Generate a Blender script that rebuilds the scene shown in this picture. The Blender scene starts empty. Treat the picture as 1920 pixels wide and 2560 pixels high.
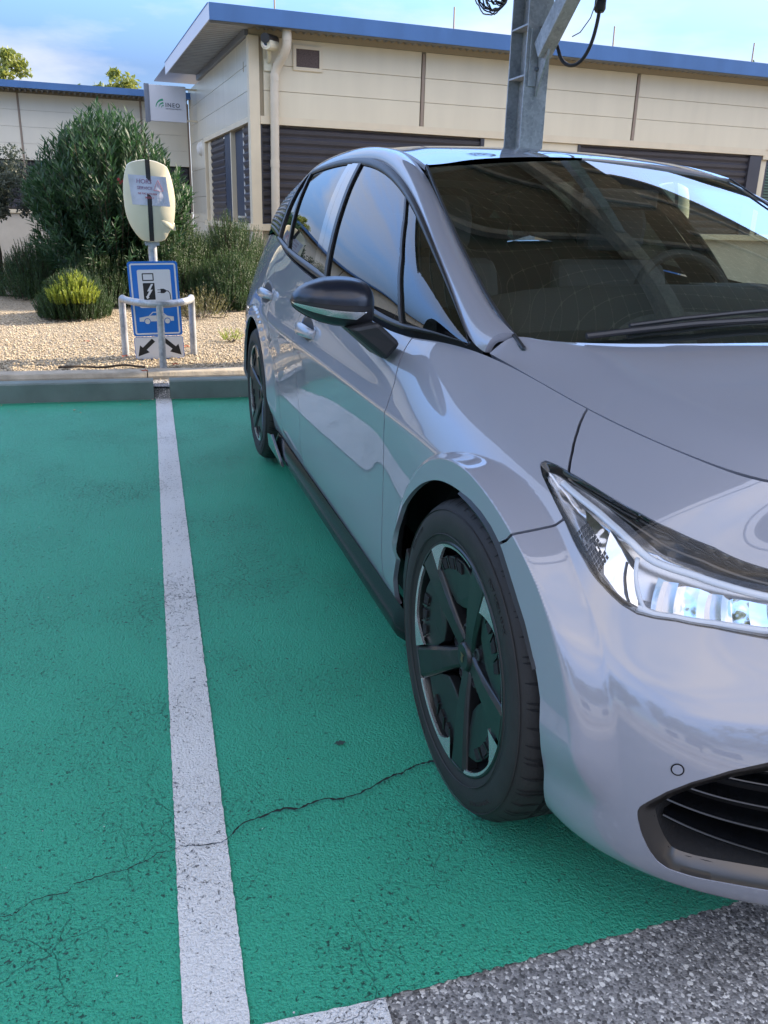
import bpy, bmesh, math, random
import numpy as np
from mathutils import Vector, Matrix
R = math.radians
PI = math.pi
C = bpy.context.scene.collection
SC = bpy.context.scene

# ------------------------------------------------------------------ camera, sky, sun, exposure
CAMP = np.array([1.4175, -1.4872, 1.2092])
YAW, PITCH, ROLL, FPX = 2.8428, 0.3411, 0.0272, 2076.33
def cam_axes():
    f = np.array([math.cos(YAW)*math.cos(PITCH), math.sin(YAW)*math.cos(PITCH), -math.sin(PITCH)])
    r = np.cross(f, [0, 0, 1.]); r /= np.linalg.norm(r); u = np.cross(r, f)
    c, s = math.cos(ROLL), math.sin(ROLL)
    return f, c*r+s*u, -s*r+c*u
_f, _r, _u = cam_axes()
cd = bpy.data.cameras.new('camera'); cam = bpy.data.objects.new('camera', cd); C.objects.link(cam)
cam.matrix_world = Matrix(((_r[0], _u[0], -_f[0], CAMP[0]), (_r[1], _u[1], -_f[1], CAMP[1]), (_r[2], _u[2], -_f[2], CAMP[2]), (0, 0, 0, 1)))
cd.sensor_fit = 'VERTICAL'; cd.sensor_height = 36.0; cd.lens = FPX/2560*36.0
cd.clip_start = 0.02; cd.clip_end = 3000
SC.camera = cam
SUN_EL = R(27); SUN_DIR = (-0.15, 0.99)      # towards the sun, in plan
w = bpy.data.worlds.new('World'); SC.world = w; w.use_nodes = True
nt = w.node_tree; nt.nodes.clear()
sky = nt.nodes.new('ShaderNodeTexSky'); sky.sky_type = 'NISHITA'; sky.sun_disc = False
sky.sun_elevation = SUN_EL; sky.sun_rotation = math.atan2(SUN_DIR[0], SUN_DIR[1])
sky.air_density = 1.0; sky.dust_density = .45; sky.ozone_density = 1.6; sky.altitude = 50
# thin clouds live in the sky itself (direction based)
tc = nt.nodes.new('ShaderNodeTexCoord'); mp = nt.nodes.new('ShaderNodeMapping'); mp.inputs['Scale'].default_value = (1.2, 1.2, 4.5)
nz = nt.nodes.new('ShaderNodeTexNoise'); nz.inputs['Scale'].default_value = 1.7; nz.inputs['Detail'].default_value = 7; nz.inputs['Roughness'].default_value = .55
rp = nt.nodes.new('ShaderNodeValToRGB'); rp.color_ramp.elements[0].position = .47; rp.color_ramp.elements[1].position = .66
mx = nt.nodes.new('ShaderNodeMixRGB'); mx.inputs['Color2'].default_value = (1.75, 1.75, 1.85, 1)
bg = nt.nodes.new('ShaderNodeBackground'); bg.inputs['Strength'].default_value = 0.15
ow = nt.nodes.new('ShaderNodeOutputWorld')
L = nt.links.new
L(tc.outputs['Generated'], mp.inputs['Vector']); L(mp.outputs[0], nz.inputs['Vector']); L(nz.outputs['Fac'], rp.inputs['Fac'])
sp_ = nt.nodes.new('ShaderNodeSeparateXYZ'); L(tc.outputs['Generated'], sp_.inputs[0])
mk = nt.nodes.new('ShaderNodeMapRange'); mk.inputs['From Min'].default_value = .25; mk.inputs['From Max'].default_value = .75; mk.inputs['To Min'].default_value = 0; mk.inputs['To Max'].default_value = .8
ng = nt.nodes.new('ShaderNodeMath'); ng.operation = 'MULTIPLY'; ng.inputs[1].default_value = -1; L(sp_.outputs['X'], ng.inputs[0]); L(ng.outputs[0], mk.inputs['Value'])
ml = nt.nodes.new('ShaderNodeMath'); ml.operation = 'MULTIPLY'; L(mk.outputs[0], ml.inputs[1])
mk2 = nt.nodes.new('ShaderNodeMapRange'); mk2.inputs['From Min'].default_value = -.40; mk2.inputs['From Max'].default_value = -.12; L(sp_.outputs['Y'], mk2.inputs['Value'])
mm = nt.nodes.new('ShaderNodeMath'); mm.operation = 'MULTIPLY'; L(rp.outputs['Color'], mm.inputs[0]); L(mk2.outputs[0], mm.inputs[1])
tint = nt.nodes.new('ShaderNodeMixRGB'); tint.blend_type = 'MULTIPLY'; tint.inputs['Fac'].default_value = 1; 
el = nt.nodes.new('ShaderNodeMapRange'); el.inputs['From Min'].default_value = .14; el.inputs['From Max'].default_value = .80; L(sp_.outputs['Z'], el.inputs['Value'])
ec = nt.nodes.new('ShaderNodeValToRGB'); e_ = ec.color_ramp; e_.elements[0].position = 0; e_.elements[0].color = (.168, .192, .268, 1); e_.elements[1].position = 1; e_.elements[1].color = (2.5, 1.75, 1.3, 1)  # low sky dimmed and blued, high sky brightened and warmed to fill shade
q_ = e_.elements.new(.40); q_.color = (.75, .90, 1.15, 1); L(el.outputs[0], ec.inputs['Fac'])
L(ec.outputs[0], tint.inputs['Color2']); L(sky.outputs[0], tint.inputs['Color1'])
L(mm.outputs[0], ml.inputs[0]); L(ml.outputs[0], mx.inputs['Fac']); L(tint.outputs[0], mx.inputs['Color1']); # unseen bright cloud bank behind the photographer, added to fill the shade
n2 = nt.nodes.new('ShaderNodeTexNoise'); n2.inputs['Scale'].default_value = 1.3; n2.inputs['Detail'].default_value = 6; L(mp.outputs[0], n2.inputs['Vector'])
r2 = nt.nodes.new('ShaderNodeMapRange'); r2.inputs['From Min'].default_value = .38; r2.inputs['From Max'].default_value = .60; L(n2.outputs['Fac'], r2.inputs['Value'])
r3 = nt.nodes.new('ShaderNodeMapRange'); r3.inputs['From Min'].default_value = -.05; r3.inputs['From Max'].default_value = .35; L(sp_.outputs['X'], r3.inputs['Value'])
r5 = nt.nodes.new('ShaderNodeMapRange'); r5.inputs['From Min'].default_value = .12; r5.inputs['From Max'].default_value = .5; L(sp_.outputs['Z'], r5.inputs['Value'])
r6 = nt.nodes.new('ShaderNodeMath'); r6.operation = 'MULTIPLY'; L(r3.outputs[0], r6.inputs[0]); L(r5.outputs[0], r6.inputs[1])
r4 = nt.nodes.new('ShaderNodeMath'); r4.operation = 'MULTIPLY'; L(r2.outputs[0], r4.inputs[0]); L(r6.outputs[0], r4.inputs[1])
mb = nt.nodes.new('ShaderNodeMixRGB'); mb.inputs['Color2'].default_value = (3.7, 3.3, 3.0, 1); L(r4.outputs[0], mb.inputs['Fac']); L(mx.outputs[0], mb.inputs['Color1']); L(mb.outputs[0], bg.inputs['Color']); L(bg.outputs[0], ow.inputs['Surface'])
sd = bpy.data.lights.new('sun', 'SUN'); sd.energy = 2.75; sd.angle = R(.5); sd.color = (1, .83, .63)
so = bpy.data.objects.new('sun', sd); C.objects.link(so)
_h = math.hypot(*SUN_DIR)
sv = Vector((SUN_DIR[0]/_h*math.cos(SUN_EL), SUN_DIR[1]/_h*math.cos(SUN_EL), math.sin(SUN_EL)))
so.rotation_euler = sv.to_track_quat('Z', 'Y').to_euler(); so.location = (-4, 20, 12)
SC.view_settings.view_transform = 'Standard'; SC.view_settings.look = 'None'
SC.view_settings.exposure = 2.12; SC.view_settings.gamma = 1.0
SC.cycles.max_bounces = 10; SC.cycles.glossy_bounces = 5; SC.cycles.transparent_max_bounces = 24; SC.cycles.caustics_reflective = False; SC.cycles.caustics_refractive = False

# ------------------------------------------------------------------ materials
def newmat(name):
    m = bpy.data.materials.new(name); m.use_nodes = True
    nt = m.node_tree; b = nt.nodes['Principled BSDF']
    return m, nt, b
def simple(name, col, rough=.5, metal=0., coat=0., bump=0., bscale=60., var=0., vscale=6., spec=.5, detail=4, streak=0):
    m, nt, b = newmat(name); N = nt.nodes.new; L = nt.links.new
    b.inputs['Base Color'].default_value = (*col, 1); b.inputs['Roughness'].default_value = rough
    b.inputs['Metallic'].default_value = metal; b.inputs['Coat Weight'].default_value = coat
    b.inputs['Specular IOR Level'].default_value = spec
    tc = N('ShaderNodeTexCoord')
    if var > 0:
        n = N('ShaderNodeTexNoise'); n.inputs['Scale'].default_value = vscale; n.inputs['Detail'].default_value = detail
        if streak:
            mpn = N('ShaderNodeMapping'); mpn.inputs['Scale'].default_value = (1, 1, streak); L(tc.outputs['Object'], mpn.inputs['Vector']); L(mpn.outputs[0], n.inputs['Vector'])
        else: L(tc.outputs['Object'], n.inputs['Vector'])
        mr = N('ShaderNodeMapRange'); mr.inputs['From Min'].default_value = .3; mr.inputs['From Max'].default_value = .7
        mr.inputs['To Min'].default_value = 1-var; mr.inputs['To Max'].default_value = 1+var
        L(n.outputs['Fac'], mr.inputs['Value'])
        v = N('ShaderNodeVectorMath'); v.operation = 'SCALE'; v.inputs[0].default_value = col
        L(mr.outputs[0], v.inputs['Scale']); L(v.outputs[0], b.inputs['Base Color'])
    if bump > 0:
        n = N('ShaderNodeTexNoise'); n.inputs['Scale'].default_value = bscale; n.inputs['Detail'].default_value = detail
        L(tc.outputs['Object'], n.inputs['Vector'])
        bp = N('ShaderNodeBump'); bp.inputs['Strength'].default_value = bump; bp.inputs['Distance'].default_value = .01
        L(n.outputs['Fac'], bp.inputs['Height']); L(bp.outputs[0], b.inputs['Normal'])
    return m
def glassmat(name, tint, ior=1.5, refl=1.0):
    m = bpy.data.materials.new(name); m.use_nodes = True; nt = m.node_tree; nt.nodes.clear(); N = nt.nodes.new; L = nt.links.new
    o = N('ShaderNodeOutputMaterial'); t = N('ShaderNodeBsdfTransparent'); g = N('ShaderNodeBsdfGlossy'); g.inputs['Roughness'].default_value = .0
    t.inputs['Color'].default_value = (*tint, 1); g.inputs['Color'].default_value = (refl, refl, refl, 1)
    f0 = ((ior-1)/(ior+1))**2; ge = N('ShaderNodeNewGeometry'); dt = N('ShaderNodeVectorMath'); dt.operation = 'DOT_PRODUCT'; L(ge.outputs['Normal'], dt.inputs[0]); L(ge.outputs['Incoming'], dt.inputs[1])
    ab = N('ShaderNodeMath'); ab.operation = 'ABSOLUTE'; L(dt.outputs['Value'], ab.inputs[0]); om = N('ShaderNodeMath'); om.operation = 'SUBTRACT'; om.inputs[0].default_value = 1; L(ab.outputs[0], om.inputs[1])
    pw = N('ShaderNodeMath'); pw.operation = 'POWER'; pw.inputs[1].default_value = 5; L(om.outputs[0], pw.inputs[0]); fm = N('ShaderNodeMath'); fm.operation = 'MULTIPLY_ADD'; fm.inputs[1].default_value = 1-f0; fm.inputs[2].default_value = f0; L(pw.outputs[0], fm.inputs[0])
    mxs = N('ShaderNodeMixShader'); L(fm.outputs[0], mxs.inputs[0]); L(t.outputs[0], mxs.inputs[1]); L(g.outputs[0], mxs.inputs[2]); L(mxs.outputs[0], o.inputs['Surface'])
    return m

def ground_nodes(nt, scale_agg=1.0):
    pass

def mat_asphalt():
    m, nt, b = newmat('asphalt'); N = nt.nodes.new; L = nt.links.new
    tc = N('ShaderNodeTexCoord')
    v = N('ShaderNodeTexVoronoi'); v.inputs['Scale'].default_value = 215; v.inputs['Randomness'].default_value = 1
    L(tc.outputs['Object'], v.inputs['Vector'])
    v2 = N('ShaderNodeTexVoronoi'); v2.inputs['Scale'].default_value = 75
    L(tc.outputs['Object'], v2.inputs['Vector'])
    sep = N('ShaderNodeSeparateColor'); L(v.outputs['Color'], sep.inputs[0])
    r = N('ShaderNodeValToRGB'); e = r.color_ramp; e.elements[0].position = 0; e.elements[0].color = (.06, .058, .058, 1)
    e.elements[1].position = 1; e.elements[1].color = (.78, .76, .72, 1)
    for p, c in ((.35, (.18, .177, .175, 1)), (.62, (.25, .245, .24, 1)), (.86, (.36, .35, .34, 1))):
        q = e.elements.new(p); q.color = c
    L(sep.outputs[0], r.inputs['Fac'])
    sep2 = N('ShaderNodeSeparateColor'); L(v2.outputs['Color'], sep2.inputs[0])
    gt = N('ShaderNodeMath'); gt.operation = 'GREATER_THAN'; gt.inputs[1].default_value = .80; L(sep2.outputs[1], gt.inputs[0])
    ds = N('ShaderNodeMath'); ds.operation = 'LESS_THAN'; ds.inputs[1].default_value = .36; L(v2.outputs['Distance'], ds.inputs[0])
    an = N('ShaderNodeMath'); an.operation = 'MULTIPLY'; L(gt.outputs[0], an.inputs[0]); L(ds.outputs[0], an.inputs[1])
    mx = N('ShaderNodeMixRGB'); mx.inputs['Color2'].default_value = (.66, .64, .60, 1); L(an.outputs[0], mx.inputs['Fac']); L(r.outputs[0], mx.inputs['Color1'])
    big = N('ShaderNodeTexNoise'); big.inputs['Scale'].default_value = 1.6; big.inputs['Detail'].default_value = 5; L(tc.outputs['Object'], big.inputs['Vector'])
    mr = N('ShaderNodeMapRange'); mr.inputs['From Min'].default_value = .3; mr.inputs['From Max'].default_value = .7; mr.inputs['To Min'].default_value = .75; mr.inputs['To Max'].default_value = 1.2
    L(big.outputs['Fac'], mr.inputs['Value'])
    sc = N('ShaderNodeVectorMath'); sc.operation = 'SCALE'; L(mx.outputs[0], sc.inputs[0]); L(mr.outputs[0], sc.inputs['Scale']); L(sc.outputs[0], b.inputs['Base Color'])
    b.inputs['Roughness'].default_value = .75
    bp = N('ShaderNodeBump'); bp.inputs['Strength'].default_value = .6; bp.inputs['Distance'].default_value = .003; bp.invert = True
    L(v.outputs['Distance'], bp.inputs['Height']); L(bp.outputs[0], b.inputs['Normal'])
    return m
def mat_roadpaint(name, col, wearcol, wear=.6, gritscale=260, gloss=.5):
    """thick resin paint rolled over rough asphalt: pitted, with small worn dark specks and hairline cracks"""
    m, nt, b = newmat(name); N = nt.nodes.new; L = nt.links.new
    tc = N('ShaderNodeTexCoord')
    g = N('ShaderNodeTexNoise'); g.inputs['Scale'].default_value = gritscale; g.inputs['Detail'].default_value = 3; g.inputs['Roughness'].default_value = .6
    L(tc.outputs['Object'], g.inputs['Vector'])
    vd = N('ShaderNodeTexVoronoi'); vd.inputs['Scale'].default_value = 150; L(tc.outputs['Object'], vd.inputs['Vector'])
    # patches where wear gathers
    pz = N('ShaderNodeTexNoise'); pz.inputs['Scale'].default_value = 2.2; pz.inputs['Detail'].default_value = 6; L(tc.outputs['Object'], pz.inputs['Vector'])
    sp = N('ShaderNodeTexNoise'); sp.inputs['Scale'].default_value = 120; sp.inputs['Detail'].default_value = 4; sp.inputs['Roughness'].default_value = .7; sp.inputs['Distortion'].default_value = .6
    L(tc.outputs['Object'], sp.inputs['Vector'])
    add = N('ShaderNodeMath'); add.operation = 'MULTIPLY_ADD'; add.inputs[1].default_value = .18; L(pz.outputs['Fac'], add.inputs[0]); L(sp.outputs['Fac'], add.inputs[2])
    rw = N('ShaderNodeMapRange'); rw.inputs['From Min'].default_value = .735-.1*wear; rw.inputs['From Max'].default_value = .785-.1*wear; rw.clamp = True
    L(add.outputs[0], rw.inputs['Value'])
    # hairline cracks
    wv = N('ShaderNodeTexNoise'); wv.inputs['Scale'].default_value = 9; wv.inputs['Detail'].default_value = 5; L(tc.outputs['Object'], wv.inputs['Vector'])
    va = N('ShaderNodeVectorMath'); va.operation = 'MULTIPLY_ADD'; va.inputs[1].default_value = (.12, .12, .12); L(wv.outputs['Color'], va.inputs[0]); L(tc.outputs['Object'], va.inputs[2])
    vc = N('ShaderNodeTexVoronoi'); vc.feature = 'DISTANCE_TO_EDGE'; vc.inputs['Scale'].default_value = 9; L(va.outputs[0], vc.inputs['Vector'])
    rc = N('ShaderNodeMapRange'); rc.inputs['From Min'].default_value = .0; rc.inputs['From Max'].default_value = .016; rc.inputs['To Min'].default_value = 1; rc.inputs['To Max'].default_value = 0
    L(vc.outputs['Distance'], rc.inputs['Value'])
    cm = N('ShaderNodeMapRange'); cm.inputs['From Min'].default_value = .46; cm.inputs['From Max'].default_value = .64; L(pz.outputs['Fac'], cm.inputs['Value'])
    cx = N('ShaderNodeMath'); cx.operation = 'MULTIPLY'; L(rc.outputs[0], cx.inputs[0]); L(cm.outputs[0], cx.inputs[1])
    cx2 = N('ShaderNodeMath'); cx2.operation = 'MULTIPLY'; cx2.inputs[1].default_value = .55; L(cx.outputs[0], cx2.inputs[0])
    mxw = N('ShaderNodeMath'); mxw.operation = 'MAXIMUM'; L(rw.outputs[0], mxw.inputs[0]); L(cx2.outputs[0], mxw.inputs[1])
    c1 = N('ShaderNodeMixRGB'); c1.inputs['Color1'].default_value = (*col, 1); c1.inputs['Color2'].default_value = (*[x*.62 for x in col], 1)
    gr = N('ShaderNodeMapRange'); gr.inputs['From Min'].default_value = .35; gr.inputs['From Max'].default_value = .65; L(g.outputs['Fac'], gr.inputs['Value'])
    gm = N('ShaderNodeMath'); gm.operation = 'MULTIPLY'; gm.inputs[1].default_value = .5; L(gr.outputs[0], gm.inputs[0]); L(gm.outputs[0], c1.inputs['Fac'])
    # big tonal variation and faint dirt
    mr = N('ShaderNodeMapRange'); mr.inputs['From Min'].default_value = .3; mr.inputs['From Max'].default_value = .7; mr.inputs['To Min'].default_value = 1.05; mr.inputs['To Max'].default_value = .95
    L(pz.outputs['Fac'], mr.inputs['Value'])
    sc = N('ShaderNodeVectorMath'); sc.operation = 'SCALE'; L(c1.outputs[0], sc.inputs[0]); L(mr.outputs[0], sc.inputs['Scale'])
    c2 = N('ShaderNodeMixRGB'); c2.inputs['Color2'].default_value = (*wearcol, 1); L(mxw.outputs[0], c2.inputs['Fac']); L(sc.outputs[0], c2.inputs['Color1'])
    # tiny white grit
    vw = N('ShaderNodeTexVoronoi'); vw.inputs['Scale'].default_value = 55; L(tc.outputs['Object'], vw.inputs['Vector'])
    s3 = N('ShaderNodeSeparateColor'); L(vw.outputs['Color'], s3.inputs[0])
    a1 = N('ShaderNodeMath'); a1.operation = 'GREATER_THAN'; a1.inputs[1].default_value = .985; L(s3.outputs[0], a1.inputs[0])
    a2 = N('ShaderNodeMath'); a2.operation = 'LESS_THAN'; a2.inputs[1].default_value = .10; L(vw.outputs['Distance'], a2.inputs[0])
    a3 = N('ShaderNodeMath'); a3.operation = 'MULTIPLY'; L(a1.outputs[0], a3.inputs[0]); L(a2.outputs[0], a3.inputs[1])
    c3 = N('ShaderNodeMixRGB'); c3.inputs['Color2'].default_value = (.8, .8, .78, 1); L(a3.outputs[0], c3.inputs['Fac']); L(c2.outputs[0], c3.inputs['Color1'])
    L(c3.outputs[0], b.inputs['Base Color'])
    b.inputs['Roughness'].default_value = gloss
    h = N('ShaderNodeMath'); h.operation = 'SUBTRACT'; L(g.outputs['Fac'], h.inputs[0]); L(mxw.outputs[0], h.inputs[1])
    h2 = N('ShaderNodeMath'); h2.operation = 'MULTIPLY_ADD'; h2.inputs[1].default_value = -.55; L(vd.outputs['Distance'], h2.inputs[0]); L(h.outputs[0], h2.inputs[2])
    bp = N('ShaderNodeBump'); bp.inputs['Strength'].default_value = 1.0; bp.inputs['Distance'].default_value = .006
    L(h2.outputs[0], bp.inputs['Height']); L(bp.outputs[0], b.inputs['Normal'])
    return m
def mat_gravel():
    m, nt, b = newmat('pale_gravel'); N = nt.nodes.new; L = nt.links.new
    tc = N('ShaderNodeTexCoord')
    v = N('ShaderNodeTexVoronoi'); v.inputs['Scale'].default_value = 62; L(tc.outputs['Object'], v.inputs['Vector'])
    s = N('ShaderNodeSeparateColor'); L(v.outputs['Color'], s.inputs[0])
    r = N('ShaderNodeValToRGB'); e = r.color_ramp; e.elements[0].color = (.24, .18, .11, 1); e.elements[1].color = (.60, .52, .39, 1)
    q = e.elements.new(.4); q.color = (.42, .34, .22, 1)
    L(s.outputs[0], r.inputs['Fac'])
    ed = N('ShaderNodeMapRange'); ed.inputs['From Min'].default_value = .25; ed.inputs['From Max'].default_value = .75; ed.inputs['To Min'].default_value = 1; ed.inputs['To Max'].default_value = .45
    L(v.outputs['Distance'], ed.inputs['Value'])
    sc = N('ShaderNodeVectorMath'); sc.operation = 'SCALE'; L(r.outputs[0], sc.inputs[0]); L(ed.outputs[0], sc.inputs['Scale']); L(sc.outputs[0], b.inputs['Base Color'])
    b.inputs['Roughness'].default_value = .85
    bp = N('ShaderNodeBump'); bp.inputs['Strength'].default_value = 1; bp.inputs['Distance'].default_value = .012; bp.invert = True
    L(v.outputs['Distance'], bp.inputs['Height']); L(bp.outputs[0], b.inputs['Normal'])
    return m
def mat_leaf(name, c1, c2, rough=.5, trans=.35):
    m, nt, b = newmat(name); N = nt.nodes.new; L = nt.links.new
    g = N('ShaderNodeNewGeometry'); r = N('ShaderNodeMixRGB'); r.inputs['Color1'].default_value = (*c1, 1); r.inputs['Color2'].default_value = (*c2, 1)
    L(g.outputs['Random Per Island'], r.inputs['Fac']); L(r.outputs[0], b.inputs['Base Color']); b.inputs['Roughness'].default_value = rough
    t = N('ShaderNodeBsdfTranslucent'); hs = N('ShaderNodeHueSaturation'); hs.inputs['Value'].default_value = 1.5; hs.inputs['Hue'].default_value = .48; L(r.outputs[0], hs.inputs['Color']); L(hs.outputs[0], t.inputs['Color'])
    mx = N('ShaderNodeMixShader'); mx.inputs[0].default_value = trans; o = nt.nodes['Material Output']
    L(b.outputs[0], mx.inputs[1]); L(t.outputs[0], mx.inputs[2]); L(mx.outputs[0], o.inputs['Surface'])
    return m
def mat_galv():
    m, nt, b = newmat('galvanised_steel'); N = nt.nodes.new; L = nt.links.new
    tc = N('ShaderNodeTexCoord'); v = N('ShaderNodeTexVoronoi'); v.inputs['Scale'].default_value = 55; L(tc.outputs['Object'], v.inputs['Vector'])
    n = N('ShaderNodeTexNoise'); n.inputs['Scale'].default_value = 7; n.inputs['Detail'].default_value = 6; L(tc.outputs['Object'], n.inputs['Vector'])
    s = N('ShaderNodeSeparateColor'); L(v.outputs['Color'], s.inputs[0])
    a = N('ShaderNodeMath'); a.operation = 'MULTIPLY_ADD'; a.inputs[1].default_value = .25; L(s.outputs[0], a.inputs[0]); L(n.outputs['Fac'], a.inputs[2])
    r = N('ShaderNodeValToRGB'); r.color_ramp.elements[0].position = .35; r.color_ramp.elements[1].position = .85
    r.color_ramp.elements[0].color = (.27, .29, .31, 1); r.color_ramp.elements[1].color = (.50, .52, .54, 1)
    L(a.outputs[0], r.inputs['Fac']); L(r.outputs[0], b.inputs['Base Color'])
    b.inputs['Metallic'].default_value = .45; b.inputs['Roughness'].default_value = .5
    return m
def mat_paint():
    m, nt, b = newmat('lilac_grey_car_paint')
    b.inputs['Base Color'].default_value = (.264, .277, .326, 1); b.inputs['Roughness'].default_value = .42
    b.inputs['Metallic'].default_value = .0
    b.inputs['Coat Weight'].default_value = 1.0; b.inputs['Coat Roughness'].default_value = .004; b.inputs['Coat IOR'].default_value = 1.85
    N = nt.nodes.new; L = nt.links.new
    tc = N('ShaderNodeTexCoord'); n = N('ShaderNodeTexNoise'); n.inputs['Scale'].default_value = 420; n.inputs['Detail'].default_value = 1
    L(tc.outputs['Object'], n.inputs['Vector'])
    bp = N('ShaderNodeBump'); bp.inputs['Strength'].default_value = .0; bp.inputs['Distance'].default_value = .001
    L(n.outputs['Fac'], bp.inputs['Height']); L(bp.outputs[0], b.inputs['Coat Normal'])
    return m
def mat_pv():
    """underside of a glass solar module: dark cells with pale gaps between them and diamonds at their corners"""
    m, nt, b = newmat('solar_cells'); N = nt.nodes.new; L = nt.links.new
    tc = N('ShaderNodeTexCoord'); s = N('ShaderNodeSeparateXYZ'); L(tc.outputs['Object'], s.inputs[0])
    ds = []
    for k in (0, 1):
        d = N('ShaderNodeMath'); d.operation = 'DIVIDE'; d.inputs[1].default_value = .16; L(s.outputs[k], d.inputs[0])
        f = N('ShaderNodeMath'); f.operation = 'FRACT'; L(d.outputs[0], f.inputs[0])
        sb = N('ShaderNodeMath'); sb.operation = 'SUBTRACT'; sb.inputs[1].default_value = .5; L(f.outputs[0], sb.inputs[0])
        ab = N('ShaderNodeMath'); ab.operation = 'ABSOLUTE'; L(sb.outputs[0], ab.inputs[0]); ds.append(ab)
    mxx = N('ShaderNodeMath'); mxx.operation = 'MAXIMUM'; L(ds[0].outputs[0], mxx.inputs[0]); L(ds[1].outputs[0], mxx.inputs[1])
    g1 = N('ShaderNodeMath'); g1.operation = 'GREATER_THAN'; g1.inputs[1].default_value = .488; L(mxx.outputs[0], g1.inputs[0])
    sm = N('ShaderNodeMath'); sm.operation = 'ADD'; L(ds[0].outputs[0], sm.inputs[0]); L(ds[1].outputs[0], sm.inputs[1])
    g2 = N('ShaderNodeMath'); g2.operation = 'GREATER_THAN'; g2.inputs[1].default_value = .90; L(sm.outputs[0], g2.inputs[0])
    mo = N('ShaderNodeMath'); mo.operation = 'MAXIMUM'; L(g1.outputs[0], mo.inputs[0]); L(g2.outputs[0], mo.inputs[1])
    mx = N('ShaderNodeMixRGB'); mx.inputs['Color1'].default_value = (.19, .178, .155, 1); mx.inputs['Color2'].default_value = (.52, .48, .41, 1)
    L(mo.outputs[0], mx.inputs['Fac']); L(mx.outputs[0], b.inputs['Base Color']); b.inputs['Roughness'].default_value = .35
    t = N('ShaderNodeBsdfTranslucent'); L(mx.outputs[0], t.inputs['Color']); ms = N('ShaderNodeMixShader'); o = nt.nodes['Material Output']
    k = N('ShaderNodeMath'); k.operation = 'MULTIPLY'; k.inputs[1].default_value = .12; L(mo.outputs[0], k.inputs[0])
    L(k.outputs[0], ms.inputs[0]); L(b.outputs[0], ms.inputs[1]); L(t.outputs[0], ms.inputs[2]); L(ms.outputs[0], o.inputs['Surface'])
    return m
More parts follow.
